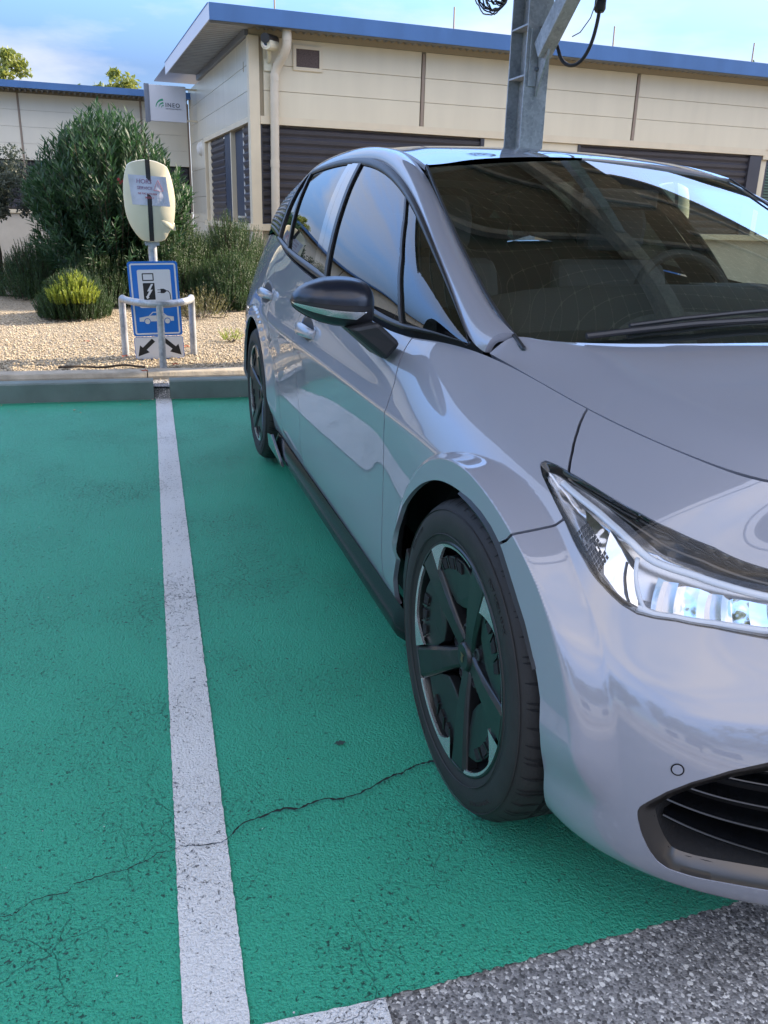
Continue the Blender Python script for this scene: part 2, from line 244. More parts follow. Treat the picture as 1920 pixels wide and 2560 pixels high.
M = dict(
    asphalt=mat_asphalt(),
    green=mat_roadpaint('green_bay_paint', (.030, .41, .250), (.012, .075, .055), .50, gloss=.42),
    white=mat_roadpaint('white_line_paint', (.84, .84, .83), (.13, .13, .13), .45, gloss=.6),
    gravel=mat_gravel(), galv=mat_galv(), paint=mat_paint(), pv=mat_pv(),
    crack=simple('crack_dark', (.012, .016, .015), .95),
    stopper=simple('grey_green_painted_kerb', (.15, .19, .18), .75, var=.18, vscale=5, bump=.25, bscale=90),
    kerb=simple('pale_concrete', (.42, .37, .29), .9, var=.22, vscale=9, bump=.4, bscale=70),
    pebble=simple('pebble', (.50, .42, .30), .85, var=.3, vscale=30),
    wall=simple('cream_cladding', (.71, .64, .475), .45, var=.035, vscale=4, streak=.15, detail=6),
    wallwing=simple('pale_cream_cladding', (.74, .70, .58), .5, var=.035, vscale=4, streak=.15, detail=6),
    wallside=simple('cream_cladding_satin', (.68, .64, .52), .25, var=.03, vscale=4, streak=.15),
    trim=simple('cream_trim', (.70, .61, .44), .5, var=.05, vscale=4),
    base=simple('cream_plinth', (.55, .50, .41), .8, var=.08, vscale=4, bump=.1),
    joint=simple('joint_dark', (.36, .31, .22), .8),
    jointv=simple('joint_post', (.30, .235, .18), .6),
    blue=simple('blue_fascia', (.060, .150, .34), .42, var=.10, vscale=3, streak=.3),
    deck=simple('corrugated_metal', (.30, .32, .35), .38, metal=.4, var=.1, vscale=5),
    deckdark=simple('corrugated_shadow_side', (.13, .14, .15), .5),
    louvre=simple('dark_grey_louvre', (.052, .052, .064), .42, var=.1, vscale=3),
    shutter=simple('navy_shutter', (.03, .045, .075), .5),
    pipe=simple('beige_plastic_pipe', (.62, .55, .43), .45, var=.06, vscale=6),
    mesh=simple('vent_mesh', (.10, .07, .06), .7, var=.3, vscale=80),
    whitepl=simple('white_plastic', (.70, .68, .62), .4),
    blackpl=simple('black_plastic', (.018, .019, .022), .45),
    satinblack=simple('satin_black', (.025, .026, .03), .38),
    gloss=simple('gloss_black', (.006, .007, .009), .06, coat=1),
    rubber=simple('tyre_rubber', (.019, .018, .018), .68, var=.15, vscale=25, bump=.08, bscale=200),
    arch=simple('arch_liner', (.008, .008, .009), .9, bump=.3, bscale=120),
    chrome=simple('chrome', (.85, .85, .86), .06, metal=1),
    bronze=simple('dark_satin_chrome', (.105, .098, .092), .28, metal=.9),
    machined=simple('machined_rim', (.55, .57, .57), .25, metal=.75),
    rimblack=simple('rim_black', (.010, .011, .012), .36, coat=.15), skirt=simple('skirt_black', (.006, .007, .008), .16, spec=.3),
    disc=simple('brake_disc', (.25, .24, .23), .35, metal=.8, var=.2, vscale=20),
    navymir=simple('midnight_black_mirror_cap', (.008, .011, .022), .30, coat=.12),
    interior=simple('interior_black', (.045, .045, .046), .7, bump=.1, bscale=120),
    seat=simple('seat_fabric', (.09, .09, .092), .85, bump=.2, bscale=160),
    liner=simple('headliner', (.06, .06, .06), .9),
    winds=glassmat('windscreen_glass', (.70, .77, .72), 2.4),
    frontg=glassmat('front_side_glass', (.22, .26, .24), 2.1), farg=glassmat('far_side_glass', (.80, .88, .82), 1.5), sideg=glassmat('tinted_side_glass', (.07, .09, .09), 1.95),
    clear=glassmat('clear_lens', (.93, .94, .95), 1.45),
    housing=simple('charger_housing', (.70, .66, .50), .35, var=.03, vscale=4),
    signblue=simple('sign_blue', (.015, .17, .62), .35),
    signwhite=simple('sign_white', (.72, .73, .75), .35),
    signblack=simple('sign_black', (.01, .01, .01), .5),
    paper=simple('paper_in_sleeve', (.62, .63, .74), .25, var=.1, vscale=14, bump=.5, bscale=22),
    ink=simple('red_ink', (.45, .12, .16), .7), ink2=simple('purple_ink', (.30, .14, .25), .7),
    lgreen=simple('logo_green', (.03, .30, .17), .5), lgrey=simple('logo_grey', (.07, .08, .10), .5),
    panel=simple('light_panel', (.60, .63, .70), .5), alu=simple('alu_edge', (.22, .24, .28), .4, metal=.5),
    bark=simple('bark', (.07, .05, .035), .9, bump=.6, bscale=30, var=.3, vscale=12),
    oleander=mat_leaf('oleander_leaf', (.016, .052, .022), (.042, .105, .040)),
    olive=mat_leaf('olive_leaf', (.035, .055, .040), (.10, .12, .09)),
    rosemary=mat_leaf('rosemary_leaf', (.018, .046, .018), (.055, .115, .032)),
    lavender=mat_leaf('lavender_stem', (.045, .045, .055), (.10, .09, .11)),
    brightleaf=mat_leaf('bright_leaf', (.16, .24, .03), (.36, .42, .06)),
    drybrush=mat_leaf('dry_leaf', (.07, .06, .03), (.14, .15, .05)),
    treeleaf=mat_leaf('tree_leaf', (.10, .15, .03), (.24, .27, .05)),
    darktree=mat_leaf('dark_tree_leaf', (.025, .06, .02), (.06, .11, .03)),
    fallen=simple('fallen_leaf', (.42, .10, .04), .8), bloom=simple('pink_bloom', (.30, .04, .05), .8),
    cable=simple('black_cable', (.012, .012, .014), .45), gcable=simple('grey_cable', (.25, .25, .24), .5),
    skin=simple('skin', (.42, .22, .15), .5), cloth=simple('rust_cotton', (.30, .07, .04), .9), trousers=simple('tan_cotton', (.45, .20, .09), .9),
    sandal=simple('white_sandal', (.7, .68, .62), .6), hair=simple('dark_hair', (.02, .014, .01), .6),
    lampsilver=simple('lamp_silver', (.62, .63, .66), .22, metal=.85),
    amber=simple('amber_lens', (.45, .13, .02), .2), greenwin=glassmat('office_glass', (.25, .33, .30), 1.6),
    copper=simple('copper', (.42, .20, .12), .3, metal=.9),
)

# ------------------------------------------------------------------ object helpers
def tag(o, label=None, cat=None, group=None, kind=None):
    if label: o['label'] = label
    if cat: o['category'] = cat
    if group: o['group'] = group
    if kind: o['kind'] = kind
    return o
def empty(name, loc=(0, 0, 0), rz=0.):
    o = bpy.data.objects.new(name, None); C.objects.link(o); o.location = loc; o.rotation_euler = (0, 0, rz); o.empty_display_size = .2
    return o
def wmat(o):
    m = Matrix.Translation(o.location) @ o.rotation_euler.to_matrix().to_4x4()
    return (wmat(o.parent) @ m) if o.parent else m
class MB:
    """collects shapes; build() links them as one mesh object"""
    def __init__(s): s.v = []; s.f = []; s.mi = []; s.cur = 0; s.sm = []; s.smooth = False
    def add(s, vs, fs):
        b = len(s.v); s.v += [tuple(map(float, p)) for p in vs]
        for f in fs: s.f.append([b+i for i in f]); s.mi.append(s.cur); s.sm.append(s.smooth)
        return s
    def box(s, x0, y0, z0, x1, y1, z1):
        vs = [(x, y, z) for z in (z0, z1) for y in (y0, y1) for x in (x0, x1)]
        return s.add(vs, [(0, 2, 3, 1), (4, 5, 7, 6), (0, 1, 5, 4), (2, 6, 7, 3), (0, 4, 6, 2), (1, 3, 7, 5)])
    def bar(s, a, b, w, h, up=(0, 0, 1)):
        a = Vector(a); b = Vector(b); d = (b-a).normalized(); u = Vector(up)
        r = d.cross(u)
        if r.length < 1e-4: r = d.cross(Vector((1, 0, 0)))
        r.normalize(); u = r.cross(d); vs = []
        for p in (a, b):
            for i, j in ((-1, -1), (1, -1), (1, 1), (-1, 1)): vs.append(p+r*(i*w/2)+u*(j*h/2))
        return s.add(vs, [(0, 1, 2, 3), (7, 6, 5, 4), (0, 4, 5, 1), (1, 5, 6, 2), (2, 6, 7, 3), (3, 7, 4, 0)])
    def tube(s, pts, r, n=10, cap=True):
        pts = [Vector(p) for p in pts]; rs = r if hasattr(r, '__len__') else [r]*len(pts)
        sm = s.smooth; s.smooth = True; vs = []; fs = []
        up = None
        for i, p in enumerate(pts):
            d = (pts[min(i+1, len(pts)-1)]-pts[max(i-1, 0)])
            d = d.normalized() if d.length > 1e-9 else Vector((0, 0, 1))
            if up is None: up = Vector((0, 0, 1)) if abs(d.z) < .9 else Vector((1, 0, 0))
            a = d.cross(up).normalized(); b = a.cross(d).normalized(); up = b
            for k in range(n):
                t = 2*PI*k/n; vs.append(p+(a*math.cos(t)+b*math.sin(t))*rs[i])
        for i in range(len(pts)-1):
            for k in range(n): fs.append((i*n+k, i*n+(k+1) % n, (i+1)*n+(k+1) % n, (i+1)*n+k))
        if cap: fs += [tuple(range(n))[::-1], tuple(range((len(pts)-1)*n, len(pts)*n))]
        s.add(vs, fs); s.smooth = sm
        return s
    def prism(s, poly, axis, a, b):
        """closed 2D polygon extruded along axis (0 x, 1 y, 2 z) from a to b; polygon coordinates are the other two axes in order"""
        def P(q, t):
            q = list(q); q.insert(axis, t); return q
        n = len(poly); vs = [P(q, a) for q in poly]+[P(q, b) for q in poly]
        return s.add(vs, [tuple(range(n)), tuple(range(n, 2*n))[::-1]]+[(i, i+n, (i+1) % n+n, (i+1) % n) for i in range(n)])
    def lathe(s, prof, n=48, axis='y', cen=(0, 0, 0), closed=False):
        """profile of (radius, offset along axis)"""
        vs = []; fs = []
        for i in range(n):
            t = 2*PI*i/n; c, q = math.cos(t), math.sin(t)
            for r, o in prof:
                if axis == 'y': vs.append((cen[0]+r*c, cen[1]+o, cen[2]+r*q))
                elif axis == 'z': vs.append((cen[0]+r*c, cen[1]+r*q, cen[2]+o))
                else: vs.append((cen[0]+o, cen[1]+r*c, cen[2]+r*q))
        m = len(prof)
        for i in range(n):
            j = (i+1) % n
            for k in range(m-1): fs.append((i*m+k, i*m+k+1, j*m+k+1, j*m+k))
        sm = s.smooth; s.smooth = True; s.add(vs, fs); s.smooth = sm
        return s
    def build(s, name, mats, parent=None, bevel=0, world=False, autosmooth=None):
        me = bpy.data.meshes.new(name); me.from_pydata(s.v, [], s.f)
        mats = mats if isinstance(mats, (list, tuple)) else [mats]
        for m in mats: me.materials.append(M[m] if isinstance(m, str) else m)
        me.polygons.foreach_set('material_index', s.mi); me.polygons.foreach_set('use_smooth', s.sm); me.update()
        o = bpy.data.objects.new(name, me); C.objects.link(o)
        if parent:
            o.parent = parent
            if world: me.transform(wmat(parent).inverted())
        bm = bmesh.new(); bm.from_mesh(me); bmesh.ops.remove_doubles(bm, verts=bm.verts, dist=1e-6)
        bmesh.ops.recalc_face_normals(bm, faces=bm.faces)
        if any(s.sm):
            lim = R(autosmooth or 35)
            for e in bm.edges:
                if len(e.link_faces) == 2 and e.calc_face_angle(0) > lim: e.smooth = False
        bm.to_mesh(me); bm.free()
        if bevel:
            md = o.modifiers.new('bevel', 'BEVEL'); md.width = bevel; md.segments = 2; md.limit_method = 'ANGLE'; md.angle_limit = R(40)
        return o
def rawmesh(name, V, F, mats, parent=None, smooth=False, mi=None, normals=None, world=True):
    me = bpy.data.meshes.new(name)
    V = np.asarray(V, float)
    if parent and world:
        m = np.array(wmat(parent).inverted()); V = V@m[:3, :3].T+m[:3, 3]
        if normals is not None: normals = np.asarray(normals)@m[:3, :3].T
    me.from_pydata(V.tolist(), [], [list(map(int, f)) for f in F])
    for m_ in (mats if isinstance(mats, (list, tuple)) else [mats]): me.materials.append(M[m_] if isinstance(m_, str) else m_)
    if mi is not None: me.polygons.foreach_set('material_index', mi)
    if smooth: me.polygons.foreach_set('use_smooth', [True]*len(me.polygons))
    me.update()
    if normals is not None: me.normals_split_custom_set_from_vertices([tuple(n) for n in np.asarray(normals)])
    o = bpy.data.objects.new(name, me); C.objects.link(o)
    if parent: o.parent = parent
    return o
def copy_tree(o, parent=None):
    c = o.copy(); C.objects.link(c)
    if parent: c.parent = parent
    for ch in [x for x in bpy.data.objects if x.parent == o]: copy_tree(ch, c)
    return c
def text_mesh(s, size, bold=0.0, extrude=.0008, align='LEFT', spacing=1.0):
    """vertices and faces of a line of text lying in the XY plane"""
    cu = bpy.data.curves.new('t', 'FONT'); cu.body = s; cu.size = size; cu.extrude = extrude; cu.offset = bold; cu.align_x = align; cu.space_character = spacing
    ob = bpy.data.objects.new('t', cu); C.objects.link(ob); dg = bpy.context.evaluated_depsgraph_get(); dg.update()
    me = bpy.data.meshes.new_from_object(ob.evaluated_get(dg)); vs = [tuple(v.co) for v in me.vertices]; fs = [tuple(p.vertices) for p in me.polygons]
    bpy.data.objects.remove(ob); bpy.data.curves.remove(cu); bpy.data.meshes.remove(me)
    return vs, fs
# ------------------------------------------------------------------ car body surfaces (numpy only)
def bs_basis(n, ts, k=3):
    kn = np.concatenate([np.zeros(k), np.linspace(0, 1, n-k+1), np.ones(k)])
    ts = np.clip(np.asarray(ts, float), 0, 1-1e-9); B = np.zeros((len(ts), len(kn)-1))
    for i in range(len(kn)-1): B[:, i] = (ts >= kn[i]) & (ts < kn[i+1])
    for d in range(1, k+1):
        for i in range(len(kn)-1-d):
            a = kn[i+d]-kn[i]; b = kn[i+d+1]-kn[i+1]
            B[:, i] = (0 if a == 0 else (ts-kn[i])/a*B[:, i])+(0 if b == 0 else (kn[i+d+1]-ts)/b*B[:, i+1])
    return B[:, :n]
class Sheet:
    """tensor B-spline sheet sampled on a fine grid; out = +1/-1 picks the side its normals face"""
    def __init__(s, ctrl, us, vs, out):
        s.C = np.asarray(ctrl, float); s.us = np.asarray(us); s.vs = np.asarray(vs)
        s.P = s.ev(s.us, s.vs); s.renorm(out)
    def ev(s, us, vs):
        return np.einsum('ai,bj,ijk->abk', bs_basis(s.C.shape[0], us), bs_basis(s.C.shape[1], vs), s.C)
    def renorm(s, out=None):
        if out is not None: s.out = out
        du = np.gradient(s.P, axis=0); dv = np.gradient(s.P, axis=1)
        N = np.cross(du, dv)*s.out; l = np.linalg.norm(N, axis=2, keepdims=True); l[l < 1e-12] = 1; s.N = N/l
    def at(s, uv, off=0.):
        """points on the sampled (possibly displaced) grid at parameter pairs uv"""
        uv = np.atleast_2d(np.asarray(uv, float))
        a = np.interp(uv[:, 0], s.us, np.arange(len(s.us))); b = np.interp(uv[:, 1], s.vs, np.arange(len(s.vs)))
        i = np.clip(a.astype(int), 0, len(s.us)-2); j = np.clip(b.astype(int), 0, len(s.vs)-2); fa = (a-i)[:, None]; fb = (b-j)[:, None]
        def bl(G): return (G[i, j]*(1-fa)*(1-fb)+G[i+1, j]*fa*(1-fb)+G[i, j+1]*(1-fa)*fb+G[i+1, j+1]*fa*fb)
        n = bl(s.N); n /= np.maximum(np.linalg.norm(n, axis=1, keepdims=True), 1e-9)
        return bl(s.P)+n*np.asarray(off).reshape(-1, 1) if np.ndim(off) else bl(s.P)+n*off
    def nrm(s, uv):
        uv = np.atleast_2d(uv); e = 1e-4
        a = s.at(uv); b = s.at(uv+[[e, 0]]); c = s.at(uv+[[0, e]])
        n = np.cross(b-a, c-a)*s.out; return n/np.maximum(np.linalg.norm(n, axis=1, keepdims=True), 1e-9)
def lerpcols(a, b, t): return [tuple(x*(1-t)+y*t for x, y in zip(p, q)) for p, q in zip(a, b)]
def dens(segs):
    """segs: list of (u0,u1,n) -> sample positions"""
    out = []
    for a, b, n in segs: out += list(np.linspace(a, b, n, endpoint=False))
    return np.array(out+[segs[-1][1]])
def side_ctrl():
    cols = []
    def col(x, rows): cols.append([(x, y, z) for y, z in rows])
    def door(x, a, b, tz, ty, sill=.0):
        # a: y of the crease, b belt y, tz belt z
        col(x, [(a+.075, .205+sill), (a+.040, .222+sill), (a+.022, .30), (a+.016, .42), (a+.016, .58), (a+.006, .69), (a, .752),
                (a+.018, .792), (a+.034, .85), ((a+.045+ty)/2, (.86+tz)/2+.012), (ty, tz)])
    # rear end
    cols.append([(-3.62, y, z) for y, z in [(-.30, .24), (-.31, .27), (-.32, .34), (-.33, .44), (-.33, .58), (-.33, .68), (-.33, .75), (-.33, .80), (-.32, .88), (-.31, .96), (-.30, 1.03)]])
    cols.append([(-3.60, y, z) for y, z in [(-.60, .24), (-.63, .27), (-.65, .34), (-.66, .44), (-.67, .58), (-.67, .68), (-.67, .75), (-.66, .80), (-.65, .88), (-.63, .97), (-.60, 1.05)]])
    cols.append([(-3.50, y, z) for y, z in [(-.72, .24), (-.755, .27), (-.78, .34), (-.80, .44), (-.81, .58), (-.81, .68), (-.80, .75), (-.79, .80), (-.765, .88), (-.73, .98), (-.69, 1.08)]])
    col(-3.32, [(-.79, .24), (-.83, .26), (-.855, .33), (-.87, .43), (-.875, .58), (-.872, .68), (-.865, .75), (-.85, .80), (-.82, .89), (-.78, .99), (-.73, 1.10)])
    col(-3.05, [(-.82, .23), (-.86, .25), (-.885, .32), (-.895, .43), (-.90, .58), (-.90, .69), (-.89, .76), (-.87, .82), (-.84, .90), (-.80, 1.00), (-.755, 1.11)])
    col(-2.80, [(-.82, .22), (-.86, .24), (-.885, .31), (-.897, .43), (-.902, .58), (-.902, .69), (-.893, .77), (-.875, .83), (-.85, .91), (-.815, 1.01), (-.775, 1.115)])
    col(-2.60, [(-.82, .215), (-.86, .235), (-.882, .31), (-.892, .43), (-.896, .58), (-.897, .69), (-.892, .77), (-.878, .83), (-.855, .91), (-.825, 1.01), (-.795, 1.10)])
    door(-2.36, -.895, -.8, 1.052, -.817)
    door(-2.05, -.895, -.8, 1.018, -.824)
    door(-1.70, -.895, -.8, .988, -.830)
    door(-1.30, -.895, -.8, .960, -.830)
    door(-1.00, -.896, -.8, .938, -.826)
    door(-.78, -.897, -.8, .920, -.820)
    door(-.62, -.898, -.8, .920, -.803)
    col(-.46, [(-.82, .205), (-.86, .222), (-.880, .30), (-.886, .42), (-.888, .58), (-.893, .69), (-.898, .752), (-.878, .80), (-.852, .855), (-.822, .903), (-.780, .934)])
    col(-.33, [(-.81, .205), (-.855, .222), (-.878, .30), (-.887, .42), (-.890, .58), (-.895, .69), (-.896, .752), (-.876, .80), (-.846, .850), (-.80, .892), (-.733, .928)])
    col(-.17, [(-.80, .20), (-.85, .222), (-.876, .30), (-.889, .42), (-.893, .58), (-.897, .69), (-.892, .750), (-.867, .795), (-.831, .838), (-.77, .876), (-.700, .908)])
    col(0, [(-.80, .20), (-.85, .222), (-.875, .30), (-.889, .42), (-.894, .58), (-.896, .68), (-.884, .738), (-.856, .785), (-.818, .822), (-.752, .862), (-.684, .886)])
    col(.15, [(-.80, .19), (-.848, .215), (-.873, .30), (-.887, .42), (-.89, .56), (-.885, .65), (-.866, .712), (-.832, .765), (-.785, .80), (-.716, .838), (-.650, .862)])
    col(.27, [(-.80, .185), (-.845, .21), (-.868, .30), (-.878, .42), (-.879, .54), (-.868, .615), (-.842, .675), (-.803, .73), (-.75, .768), (-.67, .81), (-.59, .838)])
    cols.append([(.37, -.79, .18), (.388, -.832, .205), (.40, -.852, .30), (.405, -.858, .42), (.40, -.852, .53), (.382, -.835, .595), (.365, -.803, .65), (.352, -.772, .705), (.345, -.722, .75), (.338, -.63, .79), (.335, -.525, .815)])
    cols.append([(.45, -.745, .175), (.475, -.775, .20), (.495, -.79, .30), (.498, -.792, .42), (.482, -.782, .52), (.435, -.762, .585), (.410, -.735, .64), (.395, -.71, .69), (.378, -.67, .735), (.362, -.575, .78), (.355, -.465, .808)])
    cols.append([(.52, -.675, .17), (.548, -.695, .195), (.568, -.70, .30), (.565, -.705, .415), (.538, -.70, .50), (.482, -.69, .575), (.450, -.67, .63), (.433, -.65, .68), (.41, -.615, .725), (.385, -.53, .772), (.375, -.42, .80)])
    cols.append([(.585, -.565, .165), (.612, -.575, .19), (.630, -.58, .30), (.615, -.59, .415), (.578, -.595, .50), (.518, -.60, .575), (.493, -.59, .635), (.478, -.58, .68), (.455, -.55, .725), (.425, -.475, .765), (.415, -.36, .79)])
    cols.append([(.66, -.41, .165), (.69, -.42, .19), (.705, -.42, .30), (.685, -.43, .415), (.65, -.44, .50), (.59, -.45, .575), (.565, -.45, .635), (.55, -.44, .68), (.53, -.42, .722), (.495, -.36, .757), (.48, -.26, .78)])
    cols.append([(.72, -.21, .165), (.75, -.21, .19), (.762, -.21, .30), (.74, -.22, .415), (.705, -.22, .50), (.645, -.22, .575), (.62, -.22, .635), (.605, -.21, .68), (.59, -.20, .718), (.56, -.17, .75), (.55, -.12, .77)])
    cols.append([(.74, -.08, .165), (.77, -.08, .19), (.782, -.08, .30), (.76, -.08, .415), (.725, -.08, .50), (.665, -.08, .575), (.64, -.08, .635), (.625, -.08, .68), (.61, -.08, .717), (.585, -.06, .748), (.575, -.04, .767)])
    cols.append([(.743, 0, .165), (.773, 0, .19), (.785, 0, .30), (.763, 0, .415), (.728, 0, .50), (.668, 0, .575), (.643, 0, .635), (.628, 0, .68), (.613, 0, .717), (.59, 0, .748), (.58, 0, .766)])
    # a tighter radius along the waist crease: repeat its row close by
    out = []
    for c in cols:
        r6 = c[6]; up = tuple(r6[i]*.72+c[7][i]*.28 for i in range(3)); dn = tuple(r6[i]*.72+c[5][i]*.28 for i in range(3))
        out.append(c[:6]+[dn, r6, up]+c[7:])
    return out
ARCH_F = [(0, 0)]
def build_side():
    ctrl = side_ctrl()
    us = dens([(0, .26, 34), (.26, .50, 56), (.50, .70, 120), (.70, .9, 130), (.9, 1, 26)])
    vs = dens([(0, .45, 62), (.45, .80, 62), (.80, 1, 24)])
    S = Sheet(ctrl, us, vs, 1)
    if S.N[len(us)//2, len(vs)//2, 1] > 0: S.renorm(-1)
    return S
FRONT_ARC = dict(c=(.020, .330), r=.392)
REAR_ARC = dict(c=(-2.765, .345), r=.385)
def flare(S):
    """flat band round each wheel opening, standing slightly proud with a crisp outer edge"""
    P = S.P; X, Yy, Z = P[..., 0], P[..., 1], P[..., 2]
    for arc, dx in ((FRONT_ARC, .0), (REAR_ARC, .0)):
        r = np.hypot(X-arc['c'][0], Z-arc['c'][1])
        wd = .058
        ang = np.degrees(np.arctan2(Z-arc['c'][1], X-arc['c'][0])); sw = .013+.034*np.clip((48-ang)/30, 0, 1)*(X > arc['c'][0])
        t = np.clip((arc['r']+wd-.006+sw*.5-r)/sw, 0, 1); t = t*t*(3-2*t)
        low = np.clip((Z-.30)/.12, 0, 1); low = low*low*(3-2*low); t = t*low
        d = X-arc['c'][0]
        yp = -.905+np.maximum(0, d-.06)**2*.34*(1 if arc is FRONT_ARC else .1)+np.maximum(0, -d-.2)*.0
        yp = np.minimum(yp, Yy-.004)
        P[..., 1] = np.where(Yy < -.5, Yy*(1-t)+yp*t, Yy)
    S.renorm()
# greenhouse guide rows (car's right side): belt, drip rail of the door openings, outer roof rail
BELT = [(-.361, -.745, .941), (-.43, -.765, .944), (-.52, -.780, .945), (-.68, -.806, .932), (-.90, -.818, .940), (-1.20, -.824, .965), (-1.54, -.826, .992), (-1.95, -.822, 1.022), (-2.30, -.812, 1.050), (-2.60, -.795, 1.09), (-2.85, -.775, 1.13), (-3.1, -.75, 1.14)]
DRIP = [(-.361, -.745, .942), (-.48, -.729, 1.000), (-.60, -.713, 1.062), (-.80, -.688, 1.155), (-1.033, -.655, 1.250), (-1.28, -.622, 1.325), (-1.567, -.600, 1.393), (-1.90, -.598, 1.426), (-2.288, -.60, 1.427), (-2.65, -.605, 1.410), (-2.85, -.60, 1.395), (-3.15, -.59, 1.345)]
RAIL = [(-.309, -.665, .976), (-.42, -.662, 1.003), (-.53, -.650, 1.042), (-.76, -.626, 1.140), (-.976, -.602, 1.241), (-1.18, -.578, 1.330), (-1.45, -.555, 1.420), (-1.842, -.54, 1.464), (-2.288, -.53, 1.470), (-2.65, -.53, 1.452), (-2.85, -.53, 1.434), (-3.25, -.53, 1.370)]
def cpoly(pts, n):
    pts = np.asarray(pts, float); d = np.r_[0, np.cumsum(np.linalg.norm(np.diff(pts, axis=0), axis=1))]; d /= d[-1]
    t = np.linspace(0, 1, n); return np.stack([np.interp(t, d, pts[:, k]) for k in range(3)], -1)
def build_glass():
    B = np.array(BELT); D = np.array(DRIP); rows = []
    for t, bul in ((0, 0), (.33, .034), (.66, .030), (1, 0)): rows.append(B*(1-t)+D*t+np.array([0, -bul, bul*.3])*np.minimum(1, (D[:, 2]-B[:, 2])/.2)[:, None])
    ctrl = np.stack(rows, 1); us = np.linspace(0, 1, 170); vs = np.linspace(0, 1, 50)
    S = Sheet(ctrl, us, vs, 1)
    if S.N[80, 25, 1] > 0: S.renorm(-1)
    return S
def build_rail():
    D = np.array([(-.316, -.727, .9295), (-.365, -.746, .943)]+DRIP[1:]); O = np.array([(-.309, -.665, .974), (-.36, -.664, .988)]+RAIL[1:]); rows = []
    nrm = np.array([0, -.75, .66])
    for t, bul in ((0, 0), (.2, .012), (.5, .022), (.8, .014), (1, -.004)): rows.append(D*(1-t)+O*t+nrm*bul*np.minimum(1, np.linalg.norm(O-D, axis=1)/.07)[:, None])
    ctrl = np.stack(rows, 1); S = Sheet(ctrl, np.linspace(0, 1, 150), np.linspace(0, 1, 22), 1)
    if S.N[70, 10, 2] < 0: S.renorm(-1)
    return S
def build_roof():
    O = np.array(RAIL)[5:]; O = O.copy(); O[0] = (-1.235, -.566, 1.366)
    cz = [(-1.275, 1.412), (-1.46, 1.448), (-1.842, 1.484), (-2.288, 1.492), (-2.65, 1.474), (-2.95, 1.447), (-3.35, 1.378)]
    rows = []
    for t in (0, .10, .22, .45, .75, 1):
        r = []
        for o, (x, z) in zip(O, cz):
            k = 1-(1-t)**2.2
            r.append((o[0]*(1-t)+x*t, o[1]*(1-t), o[2]*(1-k)+z*k+(-.006 if t == .10 else 0)))
        rows.append(r)
    ctrl = np.swapaxes(np.array(rows), 0, 1); S = Sheet(ctrl, np.linspace(0, 1, 80), np.linspace(0, 1, 50), 1)
    if S.N[30, 20, 2] < 0: S.renorm(-1)
    return S
def build_windscreen():
    E = np.array(RAIL)[:6].copy(); E[5] = (-1.235, -.566, 1.364)
    E[0] = (-.25, -.668, .945)
    ctrl = []
    for i, e in enumerate(E):
        t = np.array([0, .16, .35, .55, .75, .92])[i]
        t = [0, .18, .38, .60, .82, 1][i]
        cx = -.085+(-1.275+.085)*t; cz = .950+(1.412-.950)*t+.030*math.sin(PI*t)
        row = []
        for s in (0, .12, .35, .7, 1):
            k = 1-(1-s)**2.1
            row.append((e[0]+(cx-e[0])*k, e[1]*(1-s), e[2]+(cz-e[2])*k))
        ctrl.append(row)
    S = Sheet(np.array(ctrl), np.linspace(0, 1, 70), np.linspace(0, 1, 60), 1)
    if S.N[30, 30, 2] < 0: S.renorm(-1)
    return S
HOODREAR = [(-.305, -.722, .926), (-.312, -.690, .950), (-.306, -.664, .970), (-.280, -.62, .960), (-.235, -.55, .958), (-.19, -.42, .960), (-.135, -.2, .966), (-.12, 0, .968)]
def build_hood(S):
    # edge curve follows the top row of the side sheet from the pillar to the nose
    top = S.P[:, -1]; i0 = int(np.argmin(np.abs(top[:, 0]+.305)+100*(top[:, 0] < -.6)))
    E = cpoly(top[i0:], 16)
    rear = np.array(HOODREAR); nrow = [0, .06, .14, .26, .42, .60, .80, 1]
    ctrl = []
    n = len(E)
    for i in range(n):
        f = i/(n-1)
        # centre line point
        cx = -.12+(.58+.12)*f; cz = .968+(.766-.968)*(.30*f+.70*f*f)
        row = []
        for j, s in enumerate(nrow):
            if i == 0: row.append(rear[j]); continue
            e = E[i]; c = np.array([cx, 0, cz]); k = 1-(1-s)**1.75
            p = e*(1-s)+c*s; p[2] = e[2]+(c[2]-e[2])*k
            # shoulder ridge that runs from the windscreen corner down the bonnet
            b = {1: .000, 2: .008, 3: .014, 4: .008, 5: .002}.get(j, 0)*(1-f)**.6
            p[2] += b
            if f < .18:
                q = (1-f/.18)**2; shift = rear[j]-(np.array(E[0])*(1-s)+np.array([-.12, 0, .968])*s)
                p = p+shift*q*np.array([1, 1, .5])
            row.append(p)
        ctrl.append(row)
    H = Sheet(np.array(ctrl), np.linspace(0, 1, 130), dens([(0, .3, 26), (.3, 1, 40)]), 1)
    if H.N[40, 30, 2] < 0: H.renorm(-1)
    return H
